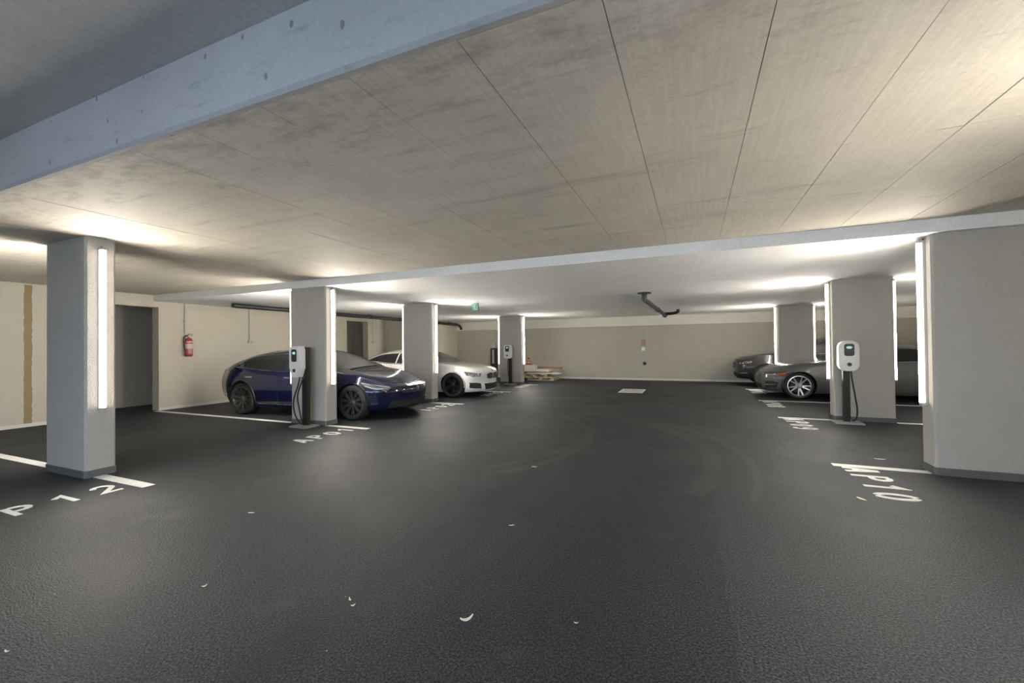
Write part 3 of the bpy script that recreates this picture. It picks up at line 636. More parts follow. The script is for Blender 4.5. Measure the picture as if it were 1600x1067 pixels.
class Car:
    """x forward from the front axle, y to the left, z up."""
    def __init__(s, name, label, P, loc, rz, k=1.0):
        s.P = P; s.t = thing(name, label, 'car', loc, rz); s.t.scale = (k, k, k)
        s.top, s.belt, s.wb, s.wm, s.zb = (interp(P[k]) for k in ('top', 'belt', 'wbelt', 'wmax', 'bot'))
        s.body()
    def section(s, x):
        P = s.P; zt, be, wb, wm, zb = s.top(x), s.belt(x), s.wb(x), s.wm(x), s.zb(x)
        be = min(be, zt - 0.02); H = zt - be
        out = [(wm * 0.90 * k / 5, zb) for k in range(6)]
        zm = P.get('zmid', 0.58)
        low = []
        for k in range(1, 15):                        # lower side, sill to belt
            z = zb + (be - zb) * k / 14
            if z < zm: q = (zm - z) / max(0.05, zm - zb); w = wm * (1 - 0.075 * q ** 2.2)
            else: q = (z - zm) / max(0.02, be - zm); w = wm + (wb - wm) * q ** P.get('shq', 1.7)
            low.append((w, z))
        kt = P.get('tumble', 0.62); n = P.get('nexp', 7)
        pts = []
        for k in range(241):
            a = k / 240.0; tau = math.sin(a * math.pi / 2) ** 0.8
            wr = wb - kt * H * tau
            pts.append((max(0.0, wr) * (1 - tau ** n) ** 0.5, be + H * tau))
        L = [0]
        for a, b in zip(pts[:-1], pts[1:]): L.append(L[-1] + math.hypot(b[0] - a[0], b[1] - a[1]))
        up = []; j = 0
        for k in range(1, 29):
            d = L[-1] * k / 28
            while j < 239 and L[j + 1] < d: j += 1
            f = (d - L[j]) / max(1e-9, L[j + 1] - L[j]); up.append((pts[j][0] + (pts[j + 1][0] - pts[j][0]) * f, pts[j][1] + (pts[j + 1][1] - pts[j][1]) * f))
        up[-1] = (0.0, zt)
        return out + low + up
    def warp(s, x, y, z):
        P = s.P; nx, rx = P['nose'], P['tail']
        g = max(0.0, min(1.0, (x - (nx - 0.95)) / 0.95)); g = g ** 1.35
        if g > 0: x -= g * (P['fy'] * (abs(y) / s.wm(nx)) ** 2.6 + s.fz(z))
        g = max(0.0, min(1.0, ((rx + 0.8) - x) / 0.8)) ** 1.35
        if g > 0: x += g * (P['ry'] * (abs(y) / s.wm(rx)) ** 2.6 + s.rz(z))
        return (x, y, z)
    def body(s):
        P = s.P; s.fz = interp(P['fz']); s.rz = interp(P['rz'])
        nx, rx = P['nose'], P['tail']; n = 110
        xs = [rx + (nx - rx) * (0.5 - 0.5 * math.cos(math.pi * (0.12 + 0.76 * k / n))) for k in range(n + 1)]
        xs = [rx + (nx - rx) * (x - xs[0]) / (xs[-1] - xs[0]) for x in xs]
        rings = []
        for x in xs:
            h = s.section(x); loop = [(a, b) for a, b in h] + [(-a, b) for a, b in h[-2:0:-1]]
            rings.append([(x, a, b) for a, b in loop])
        m = len(rings[0])
        def caps(ring, zc):
            out = []
            for f in (0.86, 0.68, 0.48, 0.28, 0.10): out.append([(x, y * f, zc + (z - zc) * f) for x, y, z in ring])
            return out
        r0 = caps(rings[0], 0.62)[::-1]; r1 = caps(rings[-1], 0.45)
        allr = r0 + rings + r1
        vs = [s.warp(*v) for r in allr for v in r]
        fs = [(i * m + k, i * m + (k + 1) % m, (i + 1) * m + (k + 1) % m, (i + 1) * m + k) for i in range(len(allr) - 1) for k in range(m)]
        fs += [tuple(range(m - 1, -1, -1)), tuple(range((len(allr) - 1) * m, len(allr) * m))]
        mb = MB().add(vs, fs); me = mb.mesh('body_raw')
        bm = bmesh.new(); bm.from_mesh(me); s.bvh = BVHTree.FromBMesh(bm); bm.free()
        me.materials.append(M[P['paint']]); me.materials.append(M['blackmat'])
        tmp = bpy.data.objects.new('tmp_body', me); COL.objects.link(tmp)
        cuts = []
        for wx in (0.0, -P['wbase']):
            for sd in (1, -1):
                cm = MB().lathe([(0, 0.58 * sd), (P['arch'], 0.58 * sd), (P['arch'], 1.3 * sd), (0, 1.3 * sd)], 'y', (wx, 0, P['wr'] + 0.005), 40).mesh('cut')
                cm.materials.append(M['blackmat'])
                for p in cm.polygons: p.use_smooth = False
                co = bpy.data.objects.new('tmp_cut', cm); COL.objects.link(co); cuts.append(co)
                md = tmp.modifiers.new('b', 'BOOLEAN'); md.object = co; md.operation = 'DIFFERENCE'; md.solver = 'EXACT'
                try: md.material_mode = 'TRANSFER'
                except Exception: pass
        dg = bpy.context.evaluated_depsgraph_get(); dg.update()
        nm = bpy.data.meshes.new_from_object(tmp.evaluated_get(dg)); nm.name = 'body'
        bpy.data.objects.remove(tmp)
        for c in cuts: bpy.data.objects.remove(c)
        for p in nm.polygons: p.use_smooth = True
        nm.set_sharp_from_angle(angle=R(38))
        s.bodyo = link('body', nm, None, s.t)
    def near(s, p, off=0.0):
        l, nrm, _, _ = s.bvh.find_nearest(Vector(p))
        if (l - Vector((l.x, 0, 0.6))).dot(nrm) < 0 and abs(l.y) > 0.3: nrm = -nrm
        return l + nrm * off, nrm
    def sm(s, pts, n):
        pts = [Vector(p) for p in pts]
        L = [0]
        for a, b in zip(pts[:-1], pts[1:]): L.append(L[-1] + (b - a).length)
        fx = [interp([(l, p[i]) for l, p in zip(L, pts)]) for i in range(3)]
        return [Vector([f(L[-1] * k / n) for f in fx]) for k in range(n + 1)]
    def patch(s, name, lo, up, mat, off=0.004, n=18, m=6, parent=None, label=None, depth=0.012, mirror=False):
        lo_, up_ = s.sm(lo, n), s.sm(up, n); out = []
        for sd in ((1, -1) if mirror else (1,)):
            vs = []; vin = []
            for i in range(n + 1):
                for j in range(m + 1):
                    p = lo_[i].lerp(up_[i], j / m); p = Vector((p.x, p.y * sd, p.z)); q, nr = s.near(p, off); vs.append(q[:]); vin.append((q - nr * depth)[:])
            w = m + 1; fs = [(i * w + j, (i + 1) * w + j, (i + 1) * w + j + 1, i * w + j + 1) for i in range(n) for j in range(m)]
            bd = [i * w for i in range(n + 1)] + [n * w + j for j in range(1, m + 1)] + [i * w + m for i in range(n - 1, -1, -1)] + [j for j in range(m - 1, 0, -1)]
            k = len(vs); fs += [(bd[a], bd[(a + 1) % len(bd)], bd[(a + 1) % len(bd)] + k, bd[a] + k) for a in range(len(bd))]
            out.append(obj(name, MB().add(vs + vin, fs), mat, parent or s.t, 40, label))
        return out
    def line(s, name, pts, r, mat, off=0.0, n=24, mirror=False, parent=None, label=None):
        for sd in ((1, -1) if mirror else (1,)):
            q = [s.near((p.x, p.y * sd, p.z), off)[0] for p in s.sm(pts, n)]
            obj(name, MB().tube(q, r, 6), mat, parent or s.t, 60, label)
    def wheels(s, mat, nsp, style, rimr, wfront=None, twin=0.0):
        P = s.P; rt = P['wr']; tw = 0.125
        tire = MB().lathe([(rimr, -tw + .012), (rimr + 0.018, -tw), (rt - 0.035, -tw - 0.004), (rt - 0.008, -tw + 0.025), (rt, -tw + 0.06), (rt, tw - 0.06), (rt - 0.008, tw - 0.025), (rt - 0.035, tw + 0.004), (rimr + 0.018, tw), (rimr, tw - .012)], 'y', n=40).mesh('wheel', 40)
        rim = MB().lathe([(rimr + 0.006, -tw + 0.006), (rimr - 0.012, -tw + 0.004), (rimr - 0.022, -tw + 0.03), (rimr - 0.03, 0.02), (rimr - 0.03, tw)], 'y', n=40).mesh('rim', 40)
        disc = MB().lathe([(0.0, -0.01), (rimr * 0.72, -0.01), (rimr * 0.72, 0.012), (0, 0.012)], 'y', n=28).mesh('brake_disc', 40)
        hub = MB().lathe([(0, -tw + 0.012), (0.028, -tw + 0.012), (0.034, -tw + 0.02), (0.072, -tw + 0.034), (0.08, -tw + 0.075)], 'y', n=20).mesh('hub', 40)
        def spk():
            b = MB(); r0, r1 = 0.06, rimr - 0.012
            offs = (-twin, twin) if twin else (0.0,)
            for o in offs:
                a0, a1 = o * 0.5, o
                for (ra, rb, ta, tb, wa, wbb, ya, yb) in ((r0, r1, a0, a1, 0.020, 0.014 if style != 'wide' else 0.024, -tw + 0.04, -tw + 0.012),):
                    ca, sa, cb_, sb_ = math.cos(ta), math.sin(ta), math.cos(tb), math.sin(tb)
                    A = Vector((ra * ca, 0, ra * sa)); B = Vector((rb * cb_, 0, rb * sb_)); d = (B - A).normalized(); nn = Vector((-d.z, 0, d.x))
                    q = [A + nn * wa + Vector((0, ya, 0)), A - nn * wa + Vector((0, ya, 0)), B - nn * wbb + Vector((0, yb, 0)), B + nn * wbb + Vector((0, yb, 0))]
                    q2 = [p + Vector((0, 0.035, 0)) for p in q]
                    b.add(q + q2, [(0, 1, 2, 3), (7, 6, 5, 4), (0, 4, 5, 1), (1, 5, 6, 2), (2, 6, 7, 3), (3, 7, 4, 0)])
            return b.mesh('spoke')
        sp = spk()
        for wx in (0.0, -P['wbase']):
            for sd in (-1, 1):
                w = link('wheel', tire, 'rubber', s.t); w['label'] = 'black rubber tyre'
                w.location = (wx, sd * P['track'], rt); w.rotation_euler = (0, 0, 0 if sd < 0 else math.pi)
                link('rim', rim, mat, w); link('brake_disc', disc, 'rimblack', w); link('hub', hub, mat, w)
                for k in range(nsp):
                    q = link('spoke', sp, mat, w); q.rotation_euler = (0, 2 * math.pi * k / nsp + 0.2, 0)
    def mirror_(s, x, y, z, mat):
        for sd in (-1, 1):
            b = MB(); bm = bmesh.new(); bmesh.ops.create_uvsphere(bm, u_segments=14, v_segments=10, radius=1.0)
            for v in bm.verts:
                c = v.co; v.co = Vector((x + c.x * 0.075 * (1 if c.x > 0 else 0.5), sd * (y + 0.085 + c.y * 0.105), z + c.z * 0.068))
            b.bm(bm); bm.free(); o = obj('side_mirror', b, mat, s.t, 60)
            obj('mirror_arm', MB().tube([(x, sd * (y - 0.06), z - 0.06), (x, sd * (y + 0.05), z - 0.03)], 0.018, 8), 'black', o)
    def arch_lips(s, mat):
        P = s.P
        for wx in (0.0, -P['wbase']):
            for sd in (-1, 1):
                pts = []
                for k in range(25):
                    a = R(-12 + 204 * k / 24); q = (wx + (P['arch'] + 0.008) * math.cos(a), sd * 0.97, P['wr'] + 0.005 + (P['arch'] + 0.008) * math.sin(a))
                    pts.append(s.near(q, 0.0)[0])
                obj('arch_lip', MB().tube(pts, 0.011, 6), mat, s.t, 60)

# ---- blue car (left, nose to the lane)
TES = dict(paint='blue', nose=0.93, tail=-4.04, wbase=2.96, wr=0.352, arch=0.385, track=0.845, zmid=0.60, tumble=0.62, nexp=7,
    top=[(.93, .66), (.80, .735), (.55, .825), (.2, .905), (-.1, .955), (-.30, .985), (-.42, 1.02), (-.72, 1.165), (-1.08, 1.32), (-1.45, 1.42), (-1.95, 1.455), (-2.45, 1.43), (-2.9, 1.36), (-3.3, 1.24), (-3.65, 1.12), (-3.9, 1.06), (-4.04, 1.01)],
    belt=[(.93, .60), (.6, .70), (.25, .80), (-.1, .865), (-.6, .905), (-1.5, .92), (-2.4, .945), (-3.0, .985), (-3.5, 1.0), (-4.04, .94)],
    wbelt=[(.93, .70), (.6, .80), (.2, .865), (-.2, .885), (-.9, .885), (-2.2, .885), (-2.9, .90), (-3.5, .84), (-4.04, .72)],
    wmax=[(.93, .86), (.5, .955), (0, .982), (-1.0, .962), (-2.0, .965), (-2.9, .985), (-3.5, .955), (-4.04, .86)],
    bot=[(.93, .20), (.5, .17), (0, .16), (-3.0, .16), (-3.6, .22), (-4.04, .34)],
    fy=0.40, ry=0.34, fz=[(.15, .13), (.26, .04), (.42, .015), (.56, 0.0), (.66, .035), (.75, .10)], rz=[(.3, .16), (.5, .03), (.75, 0.0), (.95, .04), (1.05, .07)])
c = Car('sedan', 'dark blue sedan parked nose-out behind the charger column', TES, (-6.60, 7.78, 0), R(4.2), 1.04)
c.patch('windshield', [(-.46, -.74, .99), (-.34, -.4, 1.01), (-.31, 0, 1.01), (-.34, .4, 1.01), (-.46, .74, .99)], [(-1.30, -.60, 1.33), (-1.30, -.3, 1.39), (-1.30, 0, 1.40), (-1.30, .3, 1.39), (-1.30, .60, 1.33)], 'glass', n=24, m=12, label='tinted windscreen')
c.patch('rear_window', [(-3.62, -.62, 1.08), (-3.66, 0, 1.12), (-3.62, .62, 1.08)], [(-2.6, -.55, 1.34), (-2.6, 0, 1.41), (-2.6, .55, 1.34)], 'glass', n=16, m=10)
c.patch('side_window', [(-.62, .86, .975), (-1.1, .86, .965), (-1.90, .86, .98)], [(-.78, .82, 1.06), (-1.2, .72, 1.25), (-1.90, .66, 1.355)], 'glass', n=14, m=8, mirror=True, label='dark side window')
c.patch('side_window', [(-1.96, .86, .982), (-2.7, .86, 1.01), (-3.26, .86, 1.07)], [(-1.96, .66, 1.358), (-2.6, .67, 1.30), (-3.28, .82, 1.095)], 'glass', n=16, m=8, mirror=True, label='dark side window')
c.line('window_trim', [(-.60, .88, .96), (-1.1, .88, .95), (-2.0, .88, .965), (-2.7, .88, .995), (-3.26, .86, 1.055)], 0.008, 'chrome', 0.004, 40, True)
c.line('window_trim', [(-.70, .84, 1.03), (-1.2, .72, 1.265), (-1.9, .65, 1.37), (-2.6, .67, 1.315), (-3.30, .84, 1.07)], 0.007, 'chrome', 0.004, 40, True)
c.patch('headlight', [(.66, .74, .57), (.48, .85, .60), (.25, .90, .66)], [(.72, .64, .64), (.48, .80, .685), (.18, .89, .73)], 'lens', 0.006, 16, 6, None, 'clear swept headlamp', 0.012, True)
for sd in (-1, 1):
    c.line('light_strip', [(.60, sd * .74, .60), (.45, sd * .85, .625), (.28, sd * .90, .675)], 0.012, 'lamp', 0.006, 14)
    c.line('light_strip', [(.18, sd * .89, .735), (.42, sd * .80, .70), (.68, sd * .66, .645)], 0.008, 'lamp', 0.006, 14)
c.patch('lower_intake', [(.70, -.74, .20), (.86, -.35, .19), (.9, 0, .19), (.86, .35, .19), (.70, .74, .20)], [(.74, -.66, .37), (.88, -.35, .36), (.92, 0, .36), (.88, .35, .36), (.74, .66, .37)], 'blackmat', 0.006, 24, 5, None, 'wide black lower intake')
c.patch('nose_strip', [(.80, -.46, .535), (.90, 0, .51), (.80, .46, .535)], [(.80, -.46, .56), (.90, 0, .575), (.80, .46, .56)], 'black', 0.005, 20, 3, None, 'black nose strip')
c.patch('badge', [(.93, -.016, .535), (.93, .016, .535)], [(.93, -.012, .61), (.93, .012, .61)], 'chrome', 0.012, 4, 4)
c.patch('badge', [(.92, -.05, .607), (.92, .05, .607)], [(.92, -.04, .63), (.92, .04, .63)], 'chrome', 0.012, 6, 2)
c.line('bonnet_seam', [(-.36, .70, .965), (-.15, .74, .93), (.2, .72, .875), (.5, .64, .80), (.70, .45, .72), (.78, 0, .70)], 0.004, 'blackmat', 0.0, 40, True)
c.line('door_seam', [(-.62, .92, .93), (-.60, .97, .7), (-.60, .97, .4), (-.62, .95, .22)], 0.004, 'blackmat', 0.0, 20, True)
c.line('door_seam', [(-1.93, .92, .95), (-1.93, .97, .7), (-1.93, .97, .4), (-1.91, .95, .22)], 0.004, 'blackmat', 0.0, 20, True)
c.line('door_seam', [(-3.15, .92, 1.0), (-3.0, .97, .86), (-2.72, .98, .68), (-2.55, .97, .4)], 0.004, 'blackmat', 0.0, 20, True)
c.line('sill_trim', [(-.5, .96, .25), (-1.5, .95, .245), (-2.5, .96, .25)], 0.008, 'chrome', 0.006, 20, True)
for x0 in (-1.78, -2.86):
    c.patch('door_handle', [(x0, .97, .825), (x0 + .20, .97, .82)], [(x0, .97, .855), (x0 + .20, .97, .85)], 'chrome', 0.010, 8, 3, None, 'chrome flush handle', 0.012, True)
c.mirror_(-0.78, 0.92, 0.985, 'blue'); c.wheels('rimdark', 10, 'thin', 0.262, twin=0.10); c.arch_lips('black')
c.line('wiper', [(-.36, -.55, 1.0), (-.40, -.1, 1.02), (-.44, .45, 1.03)], 0.008, 'blackmat', 0.012, 16)

# ---- white coupe
BMW = dict(paint='carwhite', nose=0.86, tail=-3.95, wbase=2.86, wr=0.355, arch=0.39, track=0.80, zmid=0.55, tumble=0.66, nexp=6, shq=1.4,
    top=[(.86, .80), (.78, .835), (.6, .875), (.2, .935), (-.15, .975), (-.38, .995), (-.52, 1.03), (-.85, 1.175), (-1.2, 1.32), (-1.6, 1.41), (-2.0, 1.43), (-2.5, 1.39), (-2.9, 1.29), (-3.3, 1.13), (-3.6, 1.045), (-3.95, .99)],
    belt=[(.86, .73), (.6, .80), (.2, .865), (-.2, .90), (-.8, .92), (-2.0, .935), (-2.8, .97), (-3.4, .97), (-3.95, .90)],
    wbelt=[(.86, .70), (.5, .79), (.1, .83), (-.4, .84), (-1.5, .835), (-2.3, .84), (-2.86, .87), (-3.4, .82), (-3.95, .70)],
    wmax=[(.86, .84), (.5, .915), (0, .935), (-1.0, .905), (-2.0, .915), (-2.86, .945), (-3.4, .91), (-3.95, .80)],
    bot=[(.86, .17), (.5, .16), (0, .15), (-2.9, .15), (-3.4, .2), (-3.95, .32)],
    fy=0.36, ry=0.30, fz=[(.15, .07), (.25, .0), (.45, .02), (.62, .0), (.72, .01), (.82, .08)], rz=[(.3, .16), (.5, .03), (.75, 0.0), (.95, .04)])
c = Car('coupe', 'white coupe with a black twin grille parked beyond the middle column', BMW, (-6.57, 11.77, 0), R(1.0), 1.03)
c.patch('windshield', [(-.56, -.70, .99), (-.44, -.4, 1.02), (-.40, 0, 1.02), (-.44, .4, 1.02), (-.56, .70, .99)], [(-1.40, -.56, 1.32), (-1.40, -.3, 1.38), (-1.40, 0, 1.39), (-1.40, .3, 1.38), (-1.40, .56, 1.32)], 'glass', n=24, m=12, label='tinted windscreen')
c.patch('rear_window', [(-3.35, -.58, 1.09), (-3.38, 0, 1.12), (-3.35, .58, 1.09)], [(-2.6, -.5, 1.30), (-2.6, 0, 1.36), (-2.6, .5, 1.30)], 'glass', n=16, m=10)
c.patch('side_window', [(-.74, .82, .975), (-1.2, .82, .97), (-2.02, .82, .985)], [(-.90, .78, 1.06), (-1.3, .69, 1.24), (-2.02, .63, 1.34)], 'glass', n=14, m=8, mirror=True, label='dark side window')
c.patch('side_window', [(-2.07, .82, .985), (-2.6, .82, 1.005), (-3.05, .82, 1.05)], [(-2.07, .63, 1.34), (-2.5, .65, 1.285), (-3.08, .79, 1.085)], 'glass', n=16, m=8, mirror=True, label='dark side window')
c.line('window_trim', [(-.88, .84, .962), (-1.3, .84, .957), (-2.0, .84, .97), (-2.6, .84, .99), (-3.1, .82, 1.04)], 0.010, 'black', 0.003, 30, True)
c.patch('headlight', [(.74, .58, .60), (.60, .74, .60), (.40, .82, .63)], [(.76, .56, .69), (.60, .70, .70), (.32, .81, .735)], 'lens', 0.006, 16, 6, None, 'dark framed headlamp', 0.012, True)
for sd in (-1, 1):
    for a, b in (((.72, sd * .60, .625), (.63, sd * .70, .625)), ((.58, sd * .745, .63), (.46, sd * .80, .645))):
        mid_ = ((a[0] + b[0]) / 2, (a[1] + b[1]) / 2, a[2] + 0.055)
        c.line('light_strip', [a, b], 0.012, 'lamp', 0.008, 6); c.line('light_strip', [b, (b[0], b[1], b[2] + 0.055)], 0.008, 'lamp', 0.008, 5)
for sd in (-1, 1):
    g_ = c.patch('kidney_grille', [(.86, sd * .025, .52), (.84, sd * .17, .52), (.80, sd * .32, .545)], [(.86, sd * .03, .675), (.84, sd * .17, .69), (.80, sd * .33, .655)], 'black', 0.008, 14, 6, None, 'black kidney grille')[0]
    for k in range(6): c.line('grille_bar', [(.85, sd * (.06 + .045 * k), .54), (.85, sd * (.06 + .045 * k), .67)], 0.006, 'rimdark', 0.010, 5, False, g_)
c.patch('lower_intake', [(.80, -.40, .22), (.86, 0, .215), (.80, .40, .22)], [(.80, -.43, .39), (.86, 0, .385), (.80, .43, .39)], 'blackmat', 0.006, 20, 5, None, 'wide black lower intake')
c.patch('side_intake', [(.72, .53, .26), (.62, .68, .265), (.50, .79, .28)], [(.72, .55, .40), (.62, .68, .425), (.47, .80, .43)], 'blackmat', 0.006, 12, 5, None, 'black corner intake', 0.012, True)
c.patch('number_plate', [(.86, -.26, .40), (.86, .26, .40)], [(.86, -.26, .50), (.86, .26, .50)], 'plate', 0.012, 8, 3, None, 'pale blank plate')
bd = c.patch('badge', [(.84, -.035, .715), (.84, .035, .715)], [(.80, -.035, .775), (.80, .035, .775)], 'chrome', 0.008, 6, 4)
c.line('bonnet_seam', [(-.42, .68, .965), (-.1, .72, .935), (.3, .68, .885), (.6, .58, .83), (.74, .40, .80), (.79, 0, .80)], 0.004, 'conduit', 0.0, 40, True)
c.line('door_seam', [(-.86, .88, .93), (-.80, .91, .7), (-.76, .91, .4), (-.78, .9, .22)], 0.004, 'blackmat', 0.0, 20, True)
c.line('door_seam', [(-2.2, .88, .95), (-2.16, .91, .7), (-2.1, .91, .4), (-2.05, .9, .22)], 0.004, 'blackmat', 0.0, 20, True)
c.mirror_(-0.84, 0.88, 0.985, 'carwhite'); c.wheels('rimblack', 5, 'wide', 0.265, twin=0.16); c.arch_lips('carwhite')

# ---- grey sedan (right, nose to the lane)
GRY = dict(paint='grey', nose=0.88, tail=-3.95, wbase=2.90, wr=0.355, arch=0.395, track=0.825, zmid=0.58, tumble=0.6, nexp=7, shq=1.5,
    top=[(.88, .73), (.80, .80), (.6, .875), (.2, .945), (-.2, .985), (-.6, 1.015), (-.78, 1.05), (-1.1, 1.19), (-1.45, 1.34), (-1.8, 1.43), (-2.2, 1.455), (-2.7, 1.42), (-3.1, 1.30), (-3.5, 1.13), (-3.95, 1.05)],
    belt=[(.88, .66), (.6, .77), (.2, .855), (-.2, .895), (-.8, .93), (-2.0, .96), (-2.9, 1.0), (-3.95, .95)],
    wbelt=[(.88, .68), (.5, .80), (.1, .855), (-.4, .87), (-2.3, .87), (-2.9, .88), (-3.95, .72)],
    wmax=[(.88, .84), (.5, .925), (0, .955), (-1.0, .935), (-2.0, .94), (-2.9, .955), (-3.95, .82)],
    bot=[(.88, .18), (.5, .17), (0, .16), (-2.9, .16), (-3.95, .32)],
    fy=0.40, ry=0.30, fz=[(.15, .10), (.26, .02), (.42, .0), (.56, 0.0), (.68, .04), (.80, .12)], rz=[(.3, .16), (.5, .03), (.75, 0.0), (.95, .04)])
c = Car('sedan', 'grey sedan with silver ten-spoke wheels parked beside the right column', GRY, (2.57, 14.37, 0), R(180.0))
c.patch('windshield', [(-.80, -.72, 1.02), (-.66, -.4, 1.045), (-.62, 0, 1.045), (-.66, .4, 1.045), (-.80, .72, 1.02)], [(-1.58, -.58, 1.35), (-1.58, -.3, 1.41), (-1.58, 0, 1.42), (-1.58, .3, 1.41), (-1.58, .58, 1.35)], 'glass', n=24, m=12, label='tinted windscreen')
c.patch('side_window', [(-.94, .84, .99), (-1.3, .84, .985), (-2.02, .84, 1.0)], [(-1.1, .80, 1.08), (-1.5, .70, 1.27), (-2.02, .65, 1.365)], 'glass', n=14, m=8, mirror=True, label='dark side window')
c.patch('side_window', [(-2.08, .84, 1.0), (-2.6, .84, 1.02), (-3.1, .84, 1.06)], [(-2.08, .65, 1.37), (-2.6, .66, 1.33), (-3.12, .80, 1.10)], 'glass', n=16, m=8, mirror=True, label='dark side window')
c.patch('rear_window', [(-3.5, -.58, 1.12), (-3.5, 0, 1.14), (-3.5, .58, 1.12)], [(-2.9, -.5, 1.34), (-2.9, 0, 1.39), (-2.9, .5, 1.34)], 'glass', n=14, m=8)
c.line('window_trim', [(-.92, .86, .975), (-1.3, .86, .97), (-2.0, .86, .985), (-2.6, .86, 1.005), (-3.15, .84, 1.05)], 0.009, 'chrome', 0.003, 30, True)
c.patch('headlight', [(.76, .52, .60), (.58, .72, .60), (.34, .85, .63)], [(.78, .50, .70), (.58, .68, .72), (.26, .84, .735)], 'lens', 0.006, 16, 6, None, 'clear headlamp', 0.012, True)
c.patch('side_marker', [(.50, .78, .615), (.40, .83, .625), (.30, .86, .64)], [(.48, .78, .665), (.38, .83, .68), (.24, .86, .70)], 'amber', 0.010, 10, 4, None, 'orange-red marker in the headlamp', 0.012, True)
for sd in (-1, 1): c.line('light_strip', [(.72, sd * .56, .63), (.60, sd * .70, .63), (.50, sd * .78, .635)], 0.018, 'lamp', 0.006, 10)
g_ = c.patch('grille', [(.86, -.36, .46), (.88, 0, .44), (.86, .36, .46)], [(.82, -.38, .66), (.86, 0, .66), (.82, .38, .66)], 'black', 0.006, 16, 6, None, 'dark mesh grille')[0]
for k in range(4): c.line('grille_bar', [(.86, -.36, .48 + .05 * k), (.88, 0, .48 + .05 * k), (.86, .36, .48 + .05 * k)], 0.006, 'chrome', 0.008, 14, False, g_)
c.patch('lower_intake', [(.84, -.42, .22), (.88, 0, .21), (.84, .42, .22)], [(.84, -.42, .36), (.88, 0, .36), (.84, .42, .36)], 'blackmat', 0.006, 16, 4, None, 'black lower intake')
c.patch('side_intake', [(.74, .56, .26), (.62, .72, .27), (.50, .82, .29)], [(.74, .56, .44), (.62, .71, .46), (.46, .83, .44)], 'blackmat', 0.006, 12, 5, None, 'black corner intake', 0.012, True)
c.line('intake_bar', [(.73, .58, .35), (.62, .72, .36), (.50, .82, .365)], 0.010, 'chrome', 0.010, 10, True)
c.line('bonnet_seam', [(-.60, .72, .99), (-.1, .75, .945), (.3, .70, .88), (.6, .56, .80), (.72, .34, .77), (.76, 0, .78)], 0.004, 'blackmat', 0.0, 40, True)
c.line('door_seam', [(-.88, .91, .95), (-.82, .94, .7), (-.78, .94, .4), (-.8, .93, .22)], 0.004, 'blackmat', 0.0, 20, True)
c.line('door_seam', [(-2.05, .91, .97), (-2.03, .94, .7), (-2.0, .94, .4), (-1.98, .93, .22)], 0.004, 'blackmat', 0.0, 20, True)
c.line('fender_trim', [(-.52, .95, .50), (-.70, .95, .50)], 0.010, 'chrome', 0.004, 5, True)
c.mirror_(-1.02, 0.91, 1.0, 'grey'); c.wheels('rimsilver', 5, 'thin', 0.268, twin=0.22); c.arch_lips('grey')

# ---- black car in the last bay
DRK = dict(paint='dark', nose=0.86, tail=-3.9, wbase=2.85, wr=0.365, arch=0.405, track=0.80, zmid=0.66, tumble=0.5, nexp=7, shq=1.4,
    top=[(.86, .90), (.80, .94), (.6, 1.0), (.2, 1.06), (-.2, 1.10), (-.55, 1.13), (-.72, 1.18), (-1.0, 1.32), (-1.35, 1.48), (-1.7, 1.58), (-2.1, 1.62), (-2.7, 1.61), (-3.2, 1.56), (-3.6, 1.35), (-3.9, 1.1)],
    belt=[(.86, .84), (.6, .93), (.2, .99), (-.4, 1.03), (-2.0, 1.07), (-3.0, 1.10), (-3.9, 1.05)],
    wbelt=[(.86, .70), (.5, .80), (.1, .84), (-.4, .85), (-2.9, .85), (-3.9, .72)],
    wmax=[(.86, .83), (.5, .91), (0, .935), (-1.0, .92), (-2.9, .935), (-3.9, .82)],
    bot=[(.86, .26), (.5, .24), (0, .22), (-2.9, .22), (-3.9, .34)],
    fy=0.34, ry=0.24, fz=[(.22, .10), (.35, .02), (.55, .0), (.75, 0.0), (.86, .02), (.95, .08)], rz=[(.3, .10), (.6, .0), (1.0, 0.02), (1.4, .15)])
c = Car('suv', 'black high-bonneted car in the last bay by the end wall', DRK, (2.24, 17.55, 0), R(180.0), 1.06)
c.patch('windshield', [(-.74, -.72, 1.15), (-.62, -.4, 1.165), (-.58, 0, 1.165), (-.62, .4, 1.165), (-.74, .72, 1.15)], [(-1.45, -.60, 1.48), (-1.45, -.3, 1.53), (-1.45, 0, 1.54), (-1.45, .3, 1.53), (-1.45, .60, 1.48)], 'glass', n=20, m=10, label='tinted windscreen')
c.patch('side_window', [(-.92, .82, 1.09), (-1.4, .82, 1.085), (-2.0, .82, 1.10)], [(-1.05, .78, 1.20), (-1.45, .70, 1.40), (-2.0, .64, 1.52)], 'glass', n=14, m=8, mirror=True, label='dark side window')
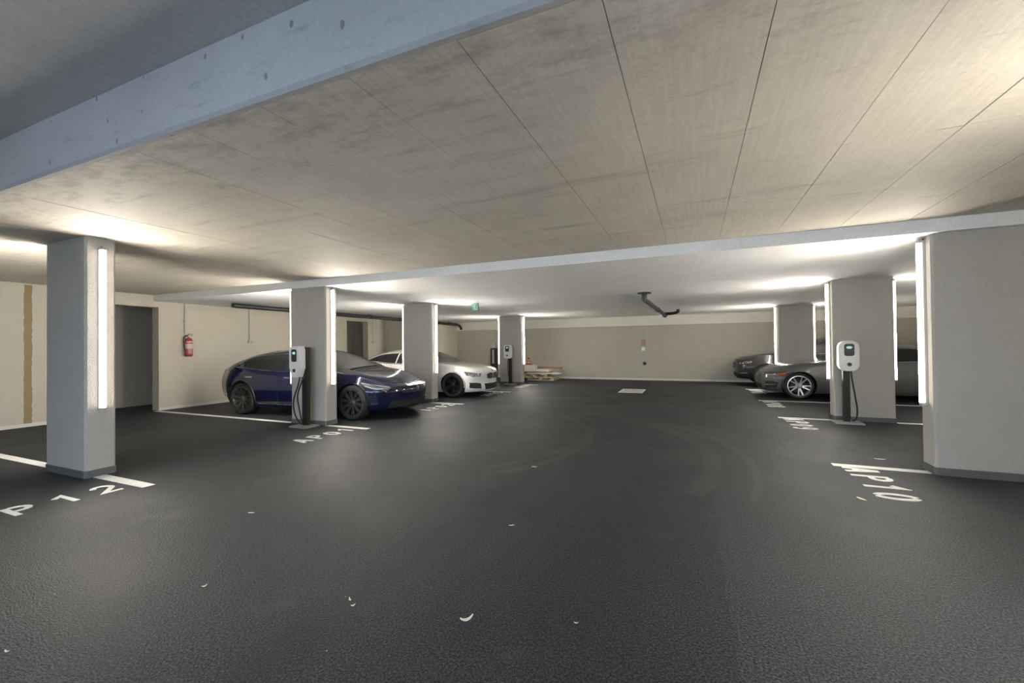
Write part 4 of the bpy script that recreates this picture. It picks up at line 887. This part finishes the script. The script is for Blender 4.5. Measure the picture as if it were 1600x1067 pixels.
c.patch('side_window', [(-2.06, .82, 1.10), (-2.6, .82, 1.115), (-3.2, .82, 1.14)], [(-2.06, .64, 1.52), (-2.6, .64, 1.52), (-3.1, .68, 1.45)], 'glass', n=14, m=8, mirror=True, label='dark side window')
c.line('window_trim', [(-.9, .84, 1.075), (-1.4, .84, 1.07), (-2.0, .84, 1.085), (-3.2, .83, 1.125)], 0.009, 'chrome', 0.003, 30, True)
c.line('roof_rail', [(-1.0, .76, 1.25), (-1.4, .69, 1.42), (-1.9, .62, 1.56), (-2.6, .60, 1.58), (-3.2, .62, 1.52)], 0.012, 'chrome', 0.012, 30, True)
c.patch('headlight', [(.74, .56, .72), (.58, .72, .73), (.40, .80, .76)], [(.76, .54, .80), (.58, .70, .82), (.34, .80, .84)], 'lens', 0.006, 14, 5, None, 'bright-dotted headlamp', 0.012, True)
for sd in (-1, 1):
    for q in ((.72, sd * .60, .755), (.62, sd * .70, .765), (.50, sd * .77, .785), (.42, sd * .80, .80)): c.line('light_dot', [q, (q[0] - .03, q[1] + sd * .02, q[2] + .01)], 0.016, 'lamp', 0.008, 3)
for sd in (-1, 1):
    c.patch('kidney_grille', [(.86, sd * .03, .60), (.84, sd * .17, .60), (.80, sd * .32, .62)], [(.86, sd * .03, .78), (.84, sd * .17, .79), (.80, sd * .34, .77)], 'black', 0.008, 10, 5, None, 'black grille')
c.patch('lower_intake', [(.82, -.42, .30), (.86, 0, .29), (.82, .42, .30)], [(.82, -.42, .46), (.86, 0, .46), (.82, .42, .46)], 'blackmat', 0.006, 16, 4, None, 'black lower intake')
c.line('fog_trim', [(.70, .60, .44), (.58, .74, .45), (.50, .79, .46)], 0.016, 'chrome', 0.006, 10, True)
c.line('bonnet_seam', [(-.55, .70, 1.11), (0, .73, 1.05), (.4, .66, 1.0), (.66, .45, .95), (.74, 0, .95)], 0.004, 'blackmat', 0.0, 30, True)
c.line('door_seam', [(-.86, .88, 1.06), (-.80, .92, .8), (-.78, .92, .5), (-.8, .91, .3)], 0.004, 'blackmat', 0.0, 20, True)
c.mirror_(-1.0, 0.88, 1.12, 'dark'); c.wheels('rimsilver', 7, 'thin', 0.262, twin=0.12); c.arch_lips('black')
